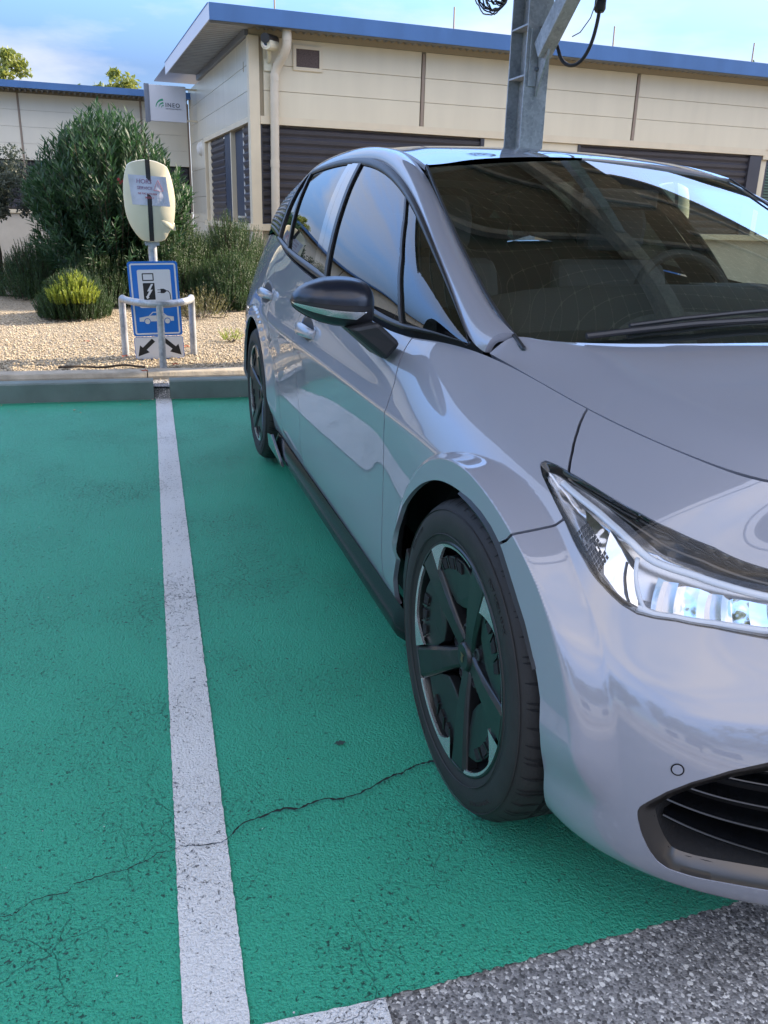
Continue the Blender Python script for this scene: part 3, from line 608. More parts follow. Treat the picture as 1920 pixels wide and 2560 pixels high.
# --- cutting
class Grid:
    """polygon soup taken from a sheet: positions, normals, parameters, faces"""
    def __init__(s, V, N, U, F): s.V, s.N, s.U, s.F = V, N, U, F
    @staticmethod
    def of(S):
        a, b = S.P.shape[:2]; idx = np.arange(a*b).reshape(a, b)
        F = np.stack([idx[:-1, :-1], idx[1:, :-1], idx[1:, 1:], idx[:-1, 1:]], -1).reshape(-1, 4)
        # wind the faces to agree with the normals
        V = S.P.reshape(-1, 3); N = S.N.reshape(-1, 3)
        fn = np.cross(V[F[:, 2]]-V[F[:, 0]], V[F[:, 3]]-V[F[:, 1]]); k = (fn*N[F[:, 0]]).sum(1) < 0
        F[k] = F[k][:, ::-1]
        U = np.stack(np.meshgrid(S.us, S.vs, indexing='ij'), -1).reshape(-1, 2)
        return Grid(V, N, U, [list(f) for f in F])
    def clip(s, d):
        """keep where d > 0"""
        V = list(s.V); N = list(s.N); U = list(s.U); dl = list(d); F = []; cache = {}
        pos = d > 1e-7
        for f in s.F:
            k = [pos[i] for i in f]
            if all(k): F.append(f); continue
            if not any(k): continue
            g = []
            for a, b in zip(f, f[1:]+f[:1]):
                if pos[a]: g.append(a)
                if pos[a] != pos[b]:
                    e = (min(a, b), max(a, b))
                    if e not in cache:
                        x, y = e; t = dl[x]/(dl[x]-dl[y]); cache[e] = len(V)
                        V.append(s.V[x]*(1-t)+s.V[y]*t); n = s.N[x]*(1-t)+s.N[y]*t; N.append(n/np.linalg.norm(n)); U.append(s.U[x]*(1-t)+s.U[y]*t)
                    g.append(cache[e])
            if len(g) > 2: F.append(g)
        used = sorted({i for f in F for i in f}); mp = {o: i for i, o in enumerate(used)}
        V = np.array(V); N = np.array(N); U = np.array(U)
        return Grid(V[used], N[used], U[used], [[mp[i] for i in f] for f in F])
def inside(poly, U):
    x, y = U[:, 0], U[:, 1]; r = np.zeros(len(U), bool); n = len(poly)
    for i in range(n):
        x0, y0 = poly[i]; x1, y1 = poly[(i+1) % n]
        if y0 == y1: continue
        c = ((y0 > y) != (y1 > y)) & (x < (x1-x0)*(y-y0)/(y1-y0)+x0); r ^= c
    return r
def densify(poly, n=12, closed=True):
    poly = [np.asarray(p, float) for p in poly]; out = []
    m = len(poly) if closed else len(poly)-1
    for i in range(m):
        a, b = poly[i], poly[(i+1) % len(poly)]
        for t in range(n): out.append(a+(b-a)*t/n)
    if not closed: out.append(poly[-1])
    return np.array(out)
def smoothpoly(pts, closed=True, it=2):
    """Chaikin corner cutting"""
    p = np.asarray(pts, float)
    for _ in range(it):
        if closed: q = np.roll(p, -1, 0); p = np.stack([p*.75+q*.25, p*.25+q*.75], 1).reshape(-1, p.shape[1])
        else: a, b = p[:-1], p[1:]; m = np.stack([a*.75+b*.25, a*.25+b*.75], 1).reshape(-1, p.shape[1]); p = np.vstack([p[:1], m[1:-1], p[-1:]])
    return p
def segdist(V, L3):
    d = np.full(len(V), 1e9)
    for a, b in zip(L3[:-1], L3[1:]):
        ab = b-a; l = ab@ab
        if l < 1e-14: continue
        t = np.clip(((V-a)@ab)/l, 0, 1); q = V-a-t[:, None]*ab; d = np.minimum(d, (q*q).sum(1))
    return np.sqrt(d)
def field(G, S, poly):
    """signed distance: positive inside the closed parameter polygon"""
    pd = densify(poly, 8); pd = np.vstack([pd, pd[:1]]); L3 = S.at(pd)
    ok = ((pd > -1e-6) & (pd < 1+1e-6)).all(1); d = np.full(len(G.V), 1e9)
    run = []
    for p, k in zip(L3, ok):
        if k: run.append(p)
        else:
            if len(run) > 1: d = np.minimum(d, segdist(G.V, np.array(run)))
            run = []
    if len(run) > 1: d = np.minimum(d, segdist(G.V, np.array(run)))
    return np.where(inside(np.asarray(poly), G.U), d, -d)
# ------------------------------------------------------------------ the parked car
car = empty('parked_car', (-1.38, 0, 0))
tag(car, 'glossy lilac grey five-door electric hatchback with black wheels, parked nose out in the green bay', 'car')
SIDE = build_side(); flare(SIDE)
GLS = build_glass(); RAILS = build_rail(); ROOF = build_roof(); WSC = build_windscreen(); HOOD = build_hood(SIDE)
ARCHF = [(.5240, -.1), (.5200, .0), (.5165, .0531), (.5205, .1193), (.5290, .1662), (.5420, .2372), (.5590, .3003), (.5735, .3381), (.5878, .3748), (.5998, .4057), (.611, .4364), (.6225, .4679), (.6343, .4992), (.6489, .5384), (.6598, .5727), (.6725, .592), (.6849, .575), (.6964, .5236), (.7040, .4718), (.7112, .4321), (.7195, .3916), (.7281, .3531), (.7354, .3084), (.7415, .2716), (.7455, .2393), (.7475, .179), (.7440, .0965), (.7410, .0306), (.7400, -.1)]
SHUTF = [(.4825, 1.1), (.4835, 1.0), (.4945, .9151), (.5022, .8439), (.5060, .7041), (.5055, .4963), (.5005, .3691), (.4971, .2859), (.4950, .2078), (.4925, .1115), (.490, .0412), (.488, -.1)]
SHUTB = [(.3310, 1.1), (.3293, 1.0), (.3209, .9537), (.3137, .9068), (.3105, .8712), (.3105, .7915), (.3124, .65), (.3135, .5), (.3144, .3641), (.3150, .2964), (.3167, .2582), (.3185, .2247), (.3175, .1347), (.316, .075), (.315, -.1)]
SHUTR = [(.214, 1.1), (.2155, .97), (.222, .90), (.232, .75), (.240, .5), (.246, .35), (.262, .25), (.268, .12), (.270, -.1)]
LAMP = [(.6725, .8801), (.6733, .8915), (.6797, .8976), (.6881, .9002), (.7102, .9038), (.7455, .9075), (.7761, .9052), (.8259, .8924), (.8719, .8637), (.905, .84), (.918, .80), (.915, .66), (.90, .56), (.879, .5100), (.8488, .5451), (.8219, .5500), (.8058, .5350), (.7923, .5350), (.7799, .5677), (.7624, .6561), (.7408, .7278), (.7153, .7888), (.6981, .8218), (.6797, .859)]
GRILLE = [(.8064, .1303), (.8075, .1397), (.8115, .151), (.8202, .1743), (.8325, .1994), (.8508, .2279), (.869, .2485), (.90, .272), (.94, .288), (1.1, .295), (1.1, .050), (.94, .0505), (.90, .0512), (.8746, .0519), (.8582, .0516), (.8407, .0498), (.828, .0519), (.8217, .0597), (.8158, .0756), (.8103, .0974), (.807, .1188)]
BUMP = [(.6540, 1.1), (.6540, 1.0), (.6675, .9669), (.6783, .9363), (.6885, .9013), (.70, .85), (.7120, .794), (.7105, .7656), (.7098, .7519), (.7096, .7376), (.7090, .7260), (.7060, .6900), (.7025, .6200), (.6985, .5529), (.69, .45), (.69, -.1)]
def mirrored(V, N): return V*np.array([1, -1, 1]), N*np.array([1, -1, 1])
def panel(name, G, mat, parent, t=.012, both=False, d=None, lift=0.):
    """a cut sheet with its edges turned inwards"""
    V = G.V+G.N*lift; cnt = {}
    for f in G.F:
        for a, b in zip(f, f[1:]+f[:1]): cnt[(a, b)] = cnt.get((a, b), 0)+1
    be = [(a, b) for (a, b) in cnt if (b, a) not in cnt]
    EV = []; EN = []; EF = []; base = len(V)
    if t > 0 and be:
        for a, b in be:
            if abs(V[a][1]) < 1e-4 and abs(V[b][1]) < 1e-4: continue
            e = V[b]-V[a]; n = np.cross(e, G.N[a]); l = np.linalg.norm(n); n = n/l if l > 1e-9 else n
            k = base+len(EV); EV += [V[a], V[b], V[b]-G.N[b]*t, V[a]-G.N[a]*t]; EN += [n]*4; EF.append([k+1, k, k+3, k+2])
    VV = np.vstack([V]+([np.array(EV)] if EV else [])); NN = np.vstack([G.N]+([np.array(EN)] if EV else [])); FF = G.F+EF
    o = rawmesh(name, VV, FF, mat, parent, True, normals=NN)
    if both:
        Vm, Nm = mirrored(VV, NN); rawmesh(name, Vm, [f[::-1] for f in FF], mat, both if both is not True else parent, True, normals=Nm)
    return o
GAP = .0026
G0 = Grid.of(SIDE)
G0 = G0.clip(-field(G0, SIDE, ARCHF))
_r = np.hypot(G0.V[:, 0]-REAR_ARC['c'][0], G0.V[:, 2]-REAR_ARC['c'][1])-REAR_ARC['r']; _r[G0.V[:, 1] > -.5] = 1
G0 = G0.clip(_r)
GALL = G0
k = .0445-G0.U[:, 1]; inz = np.clip(np.minimum(G0.U[:, 0]-.19, .535-G0.U[:, 0]), -1, 1)
G0 = G0.clip(np.where((G0.U[:, 0] > .19) & (G0.U[:, 0] < .535), -k, 1.))
lampf = field(G0, SIDE, LAMP); G1 = G0.clip(-lampf-.0012); grf = field(G1, SIDE, GRILLE); G1 = G1.clip(-grf)
def cut(G, poly, gap=GAP): return G.clip(field(G, SIDE, poly)-gap)
FD = cut(G1, SHUTF+SHUTB[::-1]); RD = cut(G1, SHUTB+SHUTR[::-1])
FE = cut(G1, SHUTF[::-1]+BUMP); RQ = cut(G1, [(-.1, 1.1)]+SHUTR+[(-.1, -.1)]); BU = cut(G1, BUMP+[(1.1, -.1), (1.1, 1.1)])
PF = panel('front_door', FD, 'paint', car, both=True); PR = panel('rear_door', RD, 'paint', car, both=True)
panel('front_fender', FE, 'paint', car, both=True); panel('rear_quarter', RQ, 'paint', car, both=True)
panel('front_bumper', BU, 'paint', car, both=True)
# dark inner shell behind the gaps
GI = GALL.clip(-field(GALL, SIDE, LAMP)-.004); GI = GI.clip(-field(GI, SIDE, GRILLE)-.004)
GI = Grid(GI.V-GI.N*.014, GI.N, GI.U, GI.F)
panel('inner_shell', GI, 'arch', car, t=0, both=True)
# bonnet (both halves in one mesh)
def both_halves(name, S, mat, lift=0., dz=0.):
    G = Grid.of(S); V = G.V+G.N*lift; n = len(V); Vm, Nm = mirrored(V, G.N)
    # inward turned lip along the outer edge
    a, b = S.P.shape[:2]; idx = np.arange(a*b).reshape(a, b); edge = list(idx[:, 0]); edge0 = list(idx[0, :])
    VV = [V, Vm]; NN = [G.N, Nm]; FF = G.F+[[i+n for i in f][::-1] for f in G.F]; base = 2*n
    for line in (edge, edge0):
        for sgn, Va, Na in ((1, V, G.N), (-1, Vm, Nm)):
            P = Va[line]; Q = P-Na[line]*.016; nn = np.cross(np.gradient(P, axis=0), Na[line]); nn /= np.maximum(np.linalg.norm(nn, axis=1, keepdims=True), 1e-9)
            cen = Va.mean(0); nn *= np.sign(((P-cen)*nn).sum(1, keepdims=True)+1e-12)
            VV += [P, Q]; NN += [nn, nn]; m = len(P)
            FF += [[base+i, base+i+1, base+m+i+1, base+m+i] for i in range(m-1)]; base += 2*m
    return rawmesh(name, np.vstack(VV), FF, mat, car, True, normals=np.vstack(NN))
GH = Grid.of(HOOD)
_e = segdist(GH.V, HOOD.P[:, 0]); GH = GH.clip(_e-.0035)
Vm, Nm = mirrored(GH.V, GH.N); nH = len(GH.V)
hood = panel('bonnet', Grid(np.vstack([GH.V, Vm]), np.vstack([GH.N, Nm]), np.vstack([GH.U, GH.U]), GH.F+[[i+nH for i in f][::-1] for f in GH.F]), 'paint', car, t=.016)
# under-bonnet shelf so the gap reads dark
P = HOOD.P[:, 0]; Q = P+np.array([0, .05, -.02]); q2 = P+np.array([0, -.02, -.03])
for sg in (1, -1):
    V = np.vstack([q2, P-np.array([0, 0, .014]), Q-np.array([0, 0, .02])])*np.array([1, sg, 1]); m = len(P)
    rawmesh('bonnet_gutter', V, [[i, i+1, m+i+1, m+i] for i in range(m-1)]+[[m+i, m+i+1, 2*m+i+1, 2*m+i] for i in range(m-1)], 'arch', car)
# roof, rails, windscreen
both_halves('roof', ROOF, 'paint')
GR = Grid.of(RAILS); panel('roof_rail', GR, 'paint', car, t=.02, both=True)
def strip(name, S, mat, u0, u1, v0, v1, lift=.003, parent=None, both=True, nu=80, nv=5, smooth=True, pts=None, thick=None):
    """raised band on a sheet between two parameter lines (v may be functions of u)"""
    us = np.linspace(u0, u1, nu); V = []
    f0 = v0 if callable(v0) else (lambda u: v0); f1 = v1 if callable(v1) else (lambda u: v1)
    for i, u in enumerate(us):
        a, b = f0(u), f1(u)
        for k in range(nv):
            t = k/(nv-1); l = lift*(0 if k in (0, nv-1) else 1)
            V.append(S.at((u, a+(b-a)*t), l)[0])
    F = [[i*nv+k, i*nv+k+1, (i+1)*nv+k+1, (i+1)*nv+k] for i in range(nu-1) for k in range(nv-1)]
    V = np.array(V); p = parent or car
    o = rawmesh(name, V, F, mat, p, smooth)
    if both: rawmesh(name, V*np.array([1, -1, 1]), [f[::-1] for f in F], mat, p, smooth)
    return o
# windscreen: both halves one pane
GW = Grid.of(WSC); Vm, Nm = mirrored(GW.V, GW.N); n = len(GW.V)
ws = rawmesh('windscreen', np.vstack([GW.V, Vm])-np.array([0, 0, .004]), GW.F+[[i+n for i in f][::-1] for f in GW.F], 'winds', car, True, normals=np.vstack([GW.N, Nm]))
strip('windscreen_seal', WSC, 'satinblack', .0, 1, -.0, .022, lift=.004)
# header seam and black print along the glass edges
def wscband(v0, v1, u0, u1, name, mat, off, nu=40, nv=30):
    us = np.linspace(u0, u1, nu); vs = np.linspace(v0, v1, nv); V = []
    for u in us:
        for v in vs: V.append(WSC.at((u, v), off)[0])
    V = np.array(V); n0 = len(V); F = [[i*nv+k, i*nv+k+1, (i+1)*nv+k+1, (i+1)*nv+k] for i in range(nu-1) for k in range(nv-1)]
    if v1 < .5:
        rawmesh(name, V, F, mat, car, True); rawmesh(name, V*np.array([1, -1, 1]), [f[::-1] for f in F], mat, car, True)
    else: rawmesh(name, np.vstack([V, V*np.array([1, -1, 1])]), F+[[j+n0 for j in f][::-1] for f in F], mat, car, True)
wscband(0, 1, .985, 1, 'screen_print', 'interior', -.010, 6, 30)
wscband(0, .035, 0, 1, 'screen_print', 'interior', -.010, 40, 4)
wscband(0, 1, -.0, .07, 'cowl', 'satinblack', -.012, 6, 30)
# ---- side glazing
def uvband(name, S, left, right, mat, lift, parent=car, both=True, n=26):
    """panel on a sheet between two parameter polylines running from top to bottom"""
    def res(p):
        p = np.asarray(p, float); d = np.r_[0, np.cumsum(np.linalg.norm(np.diff(p, axis=0), axis=1))]; d /= d[-1]; t = np.linspace(0, 1, n)
        return np.stack([np.interp(t, d, p[:, 0]), np.interp(t, d, p[:, 1])], -1)
    A, B = res(left), res(right); m = 14; V = []
    for i in range(n):
        for k in range(m):
            t = k/(m-1); V.append(S.at(A[i]*(1-t)+B[i]*t, lift)[0])
    V = np.array(V); F = [[i*m+k, i*m+k+1, (i+1)*m+k+1, (i+1)*m+k] for i in range(n-1) for k in range(m-1)]
    # turned edges
    b0 = len(V); E = []
    for line in ([i*m for i in range(n)], [i*m+m-1 for i in range(n)]):
        for i in line:
            u = A[i//m] if i % m == 0 else B[i//m]; E.append(S.at(u, -.002)[0])
    V2 = np.vstack([V, np.array(E)])
    F += [[i*m, (i+1)*m, b0+i+1, b0+i] for i in range(n-1)]+[[i*m+m-1, (i+1)*m+m-1, b0+n+i+1, b0+n+i] for i in range(n-1)]
    o = rawmesh(name, V2, F, mat, parent, True)
    bm = bmesh.new(); bm.from_mesh(o.data); bmesh.ops.recalc_face_normals(bm, faces=bm.faces)
    for e in bm.edges:
        if len(e.link_faces) == 2 and e.calc_face_angle(0) > .6: e.smooth = False
    bm.to_mesh(o.data); bm.free()
    if both:
        c = o.copy(); c.data = o.data.copy(); c.data.transform(Matrix.Diagonal((1, -1, 1, 1))); c.data.flip_normals(); C.objects.link(c)
    return o
QB = [(.402, .985), (.3467, .8457), (.283, .5981), (.2416, .3103), (.2182, .0)]
BF = [(.6482, .985), (.6249, .7618), (.6000, .5638), (.5705, .3004), (.5420, .0)]
BR = [(.700, .985), (.6852, .8085), (.6646, .6183), (.6342, .3635), (.6150, .1771), (.600, .0)]
RB = [(.921, 1.0), (.8733, .7369), (.8349, .4598), (.8042, .2423), (.7705, .0)]
DR = [(.938, 1.0), (.9239, .7775), (.9058, .5481), (.8901, .3072), (.880, .0)]
sh = lambda P, d: [(u+d, v) for u, v in P]
gl = Grid.of(GLS)
def glasspane(name, left, right, mat='sideg'):
    poly = list(left)+list(right)[::-1]; poly = [(u, 1.1 if v > .97 else (-.1 if v < .01 else v)) for u, v in poly]
    g = gl.clip(field(gl, GLS, poly)); g = Grid(g.V-g.N*.003, g.N, g.U, g.F); panel(name, g, mat, car, t=0, both=True); bpy.data.objects[-1] if False else None
    if mat == 'frontg':
        for o_ in car.children:
            if o_.name.startswith(name) and o_.data.vertices[0].co.y > 0: o_.data.materials[0] = M['farg']
glasspane('quarter_window', [(-.1, 1.0), (-.1, 0)], QB, 'frontg'); glasspane('front_window', QB, BF, 'frontg'); glasspane('rear_window', BR, RB); glasspane('quarter_window', RB, DR)
uvband('window_divider', GLS, sh(QB, -.007), sh(QB, .004), 'satinblack', .004)
uvband('pillar_cover', GLS, BF, sh([(.678, .985), (.6602, .8), (.638, .6), (.609, .36), (.588, .18), (.5715, .0)], .0), 'gloss', .003)
uvband('pillar_cover', GLS, sh([(.681, .985), (.6632, .8), (.641, .6), (.612, .36), (.591, .18), (.5745, .0)], .0), BR, 'gloss', .001)
uvband('window_divider', GLS, sh(BF, -.010), sh(BF, .001), 'satinblack', .005)
uvband('window_divider', GLS, sh(RB, -.004), sh(RB, .006), 'satinblack', .005)
uvband('window_divider', GLS, sh(DR, -.003), sh(DR, .009), 'satinblack', .006)
uvband('pillar_panel', GLS, sh(DR, .010), [(1, 1), (1, .75), (1, .5), (1, .25), (1, 0)], 'gloss', .002)
strip('belt_trim', GLS, 'satinblack', 0, .89, -.0, .058, lift=.010)
strip('drip_trim', GLS, 'satinblack', 0.0, .935, .935, 1.0, lift=.008)
# diamond relief on the rear pillar panel
dm = MB()
for i in range(15):
    for j in range(13):
        v = .06+j*.068; uL = np.interp(v, [q[1] for q in DR[::-1]], [q[0] for q in DR[::-1]])+.018
        u = uL+(i+(j % 2)*.5)*.0125
        if u > .992 or i > 8-(j*.3): continue
        a = GLS.at([(u, v), (u+.0052, v+.030), (u+.0104, v), (u+.0052, v-.030)], .0035); c = GLS.at((u+.0052, v), .007)[0]
        dm.add([tuple(x) for x in a]+[tuple(c)], [(0, 1, 4), (1, 2, 4), (2, 3, 4), (3, 0, 4)])
dm.build('pillar_relief', 'bronze', car, world=True)
# rear hatch / spoiler closing the back (unseen from the front but there)
hb = MB(); hb.smooth = True
rr = [(-3.25, .53, 1.37), (-3.40, .50, 1.345), (-3.36, .56, 1.20), (-3.50, .60, 1.08), (-3.62, .30, 1.03), (-3.64, .25, .25)]
vs = []
for x, y, z in rr:
    for t in (-1, -.5, 0, .5, 1): vs.append((x-.03*(1-t*t), y*t, z+.03*(1-t*t)))
hb.add(vs, [(i*5+k, i*5+k+1, (i+1)*5+k+1, (i+1)*5+k) for i in range(5) for k in range(4)]); hb.build('tailgate', 'gloss', car, world=True)
for sg in (-1, 1):
    mb = MB(); mb.add([(-3.10, sg*.75, 1.14), (-3.15, sg*.59, 1.345), (-3.25, sg*.53, 1.37), (-3.40, sg*.50, 1.345), (-3.36, sg*.56, 1.20), (-3.50, sg*.60, 1.08), (-3.32, sg*.73, 1.10)], [(0, 1, 2, 3, 4, 5, 6)]); mb.build('rear_corner', 'gloss', car, world=True)
# ---- sill skirt
for sg in (1, -1):
    sk = MB(); sk.smooth = True
    xs = np.linspace(-2.36, -.372, 60); prof = [(-.868, .264), (-.873, .252), (-.878, .240), (-.884, .222), (-.889, .203), (-.882, .188), (-.80, .186)]
    vs = []
    for x in xs:
        e = min(1, (x+2.36)/.12+.3, (-.372-x)/.08+.55)
        for y, z in prof: vs.append((x, (-.85+(y+.85)*e)*sg, z))
    m = len(prof); sk.add(vs, [(i*m+k, i*m+k+1, (i+1)*m+k+1, (i+1)*m+k) for i in range(len(xs)-1) for k in range(m-1)])
    sill = sk.build('side_skirt', 'skirt', car, world=True, autosmooth=40)
    fn = MB(); fn.prism([(-2.33, .19), (-2.36, .245), (-2.26, .262), (-2.02, .20), (-1.98, .188)], 1, -.905*sg, -.893*sg); fn.build('skirt_fin', 'gloss', sill, world=True, bevel=.002)
# ---- door handles
def handle(u, v, nm_parent, sg=1):
    p = SIDE.at((u, v))[0]; n = SIDE.nrm((u, v))[0]
    n = n if n[1] < 0 else -n
    x = Vector((1, 0, 0)); nn = Vector(n); x = (x-nn*x.dot(nn)).normalized(); zz = nn.cross(x); zz = zz if zz.z > 0 else -zz
    def pt(a, b, c):
        q = Vector(p)+x*a+zz*b+nn*c; return (q.x, q.y*sg, q.z)
    mb = MB(); mb.smooth = True     # recess: dark oval dish
    ring = 28; vs = [pt(0, 0, .0006)]
    for r_, d_ in ((.5, .0008), (1, .0012)):
        for k in range(ring):
            t = 2*PI*k/ring; vs.append(pt(.105*r_*math.cos(t), .044*r_*math.sin(t)*(1-.25*math.cos(t)), d_))
    mb.add(vs, [(0, 1+k, 1+(k+1) % ring) for k in range(ring)]+[(1+k, 1+ring+k, 1+ring+(k+1) % ring, 1+(k+1) % ring) for k in range(ring)])
    h = mb.build('door_handle', 'blackpl', car, world=True)
    hb = MB(); secs = []; hb.smooth = True
    for i in range(15):
        t = i/14; a = -.125+.25*t; out = .008+.030*math.sin(PI*t)**.55; th = .023*(.7+.3*math.sin(PI*t)); tk = .015*(.55+.45*math.sin(PI*t))
        secs.append([pt(a, th*math.cos(q)-.002, out-tk*.6+tk*math.sin(q)) for q in np.linspace(0, 2*PI, 12, endpoint=False)])
    vs = [q for s_ in secs for q in s_]; hb.add(vs, [(i*12+k, i*12+(k+1) % 12, (i+1)*12+(k+1) % 12, (i+1)*12+k) for i in range(14) for k in range(12)]+[tuple(range(12)), tuple(range(168, 180))])
    hb.build('grip', 'paint', h, world=True, autosmooth=60)
    ds = MB(); ds.smooth = True; rg = []
    for r_, c_ in ((1.0, .0015), (1.18, .0005)):
        rg.append([pt(.112*r_*math.cos(q), .050*r_*math.sin(q)*(1-.25*math.cos(q))-.002, c_) for q in np.linspace(0, 2*PI, 28, endpoint=False)])
    ds.add(rg[0]+rg[1], [(k, (k+1) % 28, 28+(k+1) % 28, 28+k) for k in range(28)]); ds.build('recess_rim', 'paint', h, world=True)
for sg in (1, -1): handle(.331, .838, PF, sg); handle(.212, .86, PR, sg)
# ---- headlights
UU = [q[0] for q in LAMP]
def lampuv(u, f):
    top = np.interp(u, [.6725, .6797, .6881, .7102, .7455, .7761, .8259, .8719, .905], [.8851, .8976, .9002, .9038, .9075, .9052, .8924, .8637, .84])
    bot = np.interp(u, [.6725, .6797, .6981, .7153, .7408, .7624, .7799, .7923, .8058, .8219, .8488, .879, .905], [.8801, .859, .8218, .7888, .7278, .6561, .5677, .5350, .5350, .5500, .5451, .5100, .57])
    return (u, top*(1-f)+bot*f)
GL = Grid.of(SIDE); GL = GL.clip(field(GL, SIDE, LAMP)+.001)
fl = field(GL, SIDE, LAMP)
lens = Grid(GL.V+GL.N*.0015, GL.N, GL.U, GL.F)
def ribbon(name, path, width, depth, mat, parent, tilt=0., n=40):
    """band following lamp coordinates at a depth behind the lens"""
    p = np.asarray(path, float); d = np.r_[0, np.cumsum(np.linalg.norm(np.diff(p, axis=0), axis=1))]; d /= d[-1]; t = np.linspace(0, 1, n)
    us = np.interp(t, d, p[:, 0]); fs = np.interp(t, d, p[:, 1]); dp = np.interp(t, d, np.broadcast_to(depth, len(p)))
    C0 = np.array([SIDE.at(lampuv(u, f), -q)[0] for u, f, q in zip(us, fs, dp)]); N0 = np.array([SIDE.nrm(lampuv(u, f))[0] for u, f in zip(us, fs)])
    T = np.gradient(C0, axis=0); T /= np.linalg.norm(T, axis=1, keepdims=True); W = np.cross(T, N0); W /= np.linalg.norm(W, axis=1, keepdims=True)
    V = []; sec = [(-1, 0), (-.7, .35), (0, .5), (.7, .35), (1, 0), (.8, -.6), (-.8, -.6)]
    for i in range(n):
        for a, b in sec: V.append(C0[i]+W[i]*a*width/2+N0[i]*b*width*.45)
    m = len(sec); F = [[i*m+k, i*m+(k+1) % m, (i+1)*m+(k+1) % m, (i+1)*m+k] for i in range(n-1) for k in range(m)]+[list(range(m)), list(range((n-1)*m, n*m))]
    V = np.array(V)
    rawmesh(name, V, F, mat, parent[0], True); rawmesh(name, V*np.array([1, -1, 1]), [f[::-1] for f in F], mat, parent[1], True)
lensobj = panel('headlight', lens, 'clear', car, t=0)
Vm, Nm = mirrored(lens.V, lens.N); lensL = rawmesh('headlight', Vm, [f[::-1] for f in lens.F], 'clear', car, True, normals=Nm)
LP = (lensobj, lensL)
dep = np.minimum(.055, np.maximum(0, fl-.001)*2.2)
_t = np.array([lampuv(u, 0)[1] for u in GL.U[:, 0]]); _b = np.array([lampuv(u, 1)[1] for u in GL.U[:, 0]]); frac = (_t-GL.U[:, 1])/np.maximum(_t-_b, 1e-4)
BG = Grid(GL.V-GL.N*(.004+dep)[:, None], GL.N, GL.U, GL.F); sel = np.minimum((frac-.07)*.12, fl-.008)
for nm_, g_, mt_ in (('lamp_housing', BG.clip(sel), 'lampsilver'), ('lamp_surround', BG.clip(-sel), 'gloss')):
    for sg, par in ((1, lensobj), (-1, lensL)): rawmesh(nm_, g_.V*np.array([1, sg, 1]), g_.F if sg == 1 else [f[::-1] for f in g_.F], mt_, par, True)
M['drl'] = simple('light_guide', (.62, .66, .72), .08, coat=1)
M['reflector'] = simple('reflector_chrome', (.80, .80, .82), .04, metal=1, bump=.10, bscale=16, detail=1)
M['ribbed'] = simple('ribbed_reflector', (.74, .75, .78), .12, metal=1, bump=.35, bscale=55, detail=0)
ribbon('light_bar', [(.688, .34), (.72, .24), (.76, .21), (.80, .20), (.86, .21), (.90, .23)], .013, .016, 'drl', LP)
ribbon('light_bar', [(.690, .12), (.72, .09), (.76, .08), (.80, .08), (.86, .09), (.90, .10)], .005, .010, 'bronze', LP)
ribbon('light_bar', [(.774, .26), (.790, .60), (.797, .82), (.806, .90)], .007, .018, 'drl', LP, n=24)
ribbon('light_bar', [(.792, .86), (.806, .90), (.83, .89), (.86, .87), (.90, .86)], .012, .018, 'drl', LP)
def uvplate(name, quad, depths, mat, par, n=6):
    V = []
    for i in range(n):
        for k in range(n):
            s, t = i/(n-1), k/(n-1)
            u = (quad[0][0]*(1-s)+quad[1][0]*s)*(1-t)+(quad[3][0]*(1-s)+quad[2][0]*s)*t
            f = (quad[0][1]*(1-s)+quad[1][1]*s)*(1-t)+(quad[3][1]*(1-s)+quad[2][1]*s)*t
            dd = (depths[0]*(1-s)+depths[1]*s)*(1-t)+(depths[3]*(1-s)+depths[2]*s)*t
            V.append(SIDE.at(lampuv(u, f), -dd)[0])
    V = np.array(V); F = [[i*n+k, i*n+k+1, (i+1)*n+k+1, (i+1)*n+k] for i in range(n-1) for k in range(n-1)]
    rawmesh(name, V, F, mat, par[0], True); rawmesh(name, V*np.array([1, -1, 1]), [f[::-1] for f in F], mat, par[1], True)
uvplate('reflector', [(.737, .28), (.775, .28), (.797, .84), (.757, .80)], [.020, .040, .034, .014], 'reflector', LP)
uvplate('reflector', [(.712, .38), (.736, .32), (.752, .68), (.728, .64)], [.018, .022, .018, .012], 'ribbed', LP)
for i in range(6):
    u = .799+i*.0175; w_ = (.0100, .0075, .0110, .0085, .0105, .009)[i]
    uvplate('reflector', [(u, .31), (u+w_, .31), (u+w_+.003, .80), (u+.003, .80)], [.022, .034, .032, .018], 'reflector', LP)
    uvplate('reflector', [(u+w_, .31), (u+.0175, .31), (u+.0205, .80), (u+w_+.003, .80)], [.034, .022, .018, .032], 'ribbed' if i % 2 else 'lampsilver', LP)
# faceted marker cluster
for par, sg in ((lensobj, 1), (lensL, -1)):
    cl = MB()
    for i in range(9):
        for j in range(6):
            if (i+j) % 7 == 6: continue
            u = .722+i*.0036; f = .52+j*.062+.004*i
            a = SIDE.at([lampuv(u, f), lampuv(u+.0030, f), lampuv(u+.0032, f+.050), lampuv(u+.0003, f+.050)], -.012); c = SIDE.at(lampuv(u+.0016, f+.025), -.009)[0]
            cl.add([(p[0], p[1]*sg, p[2]) for p in list(a)+[c]], [(0, 1, 4), (1, 2, 4), (2, 3, 4), (3, 0, 4)])
    cl.build('marker_cluster', 'satinblack', par, world=True)
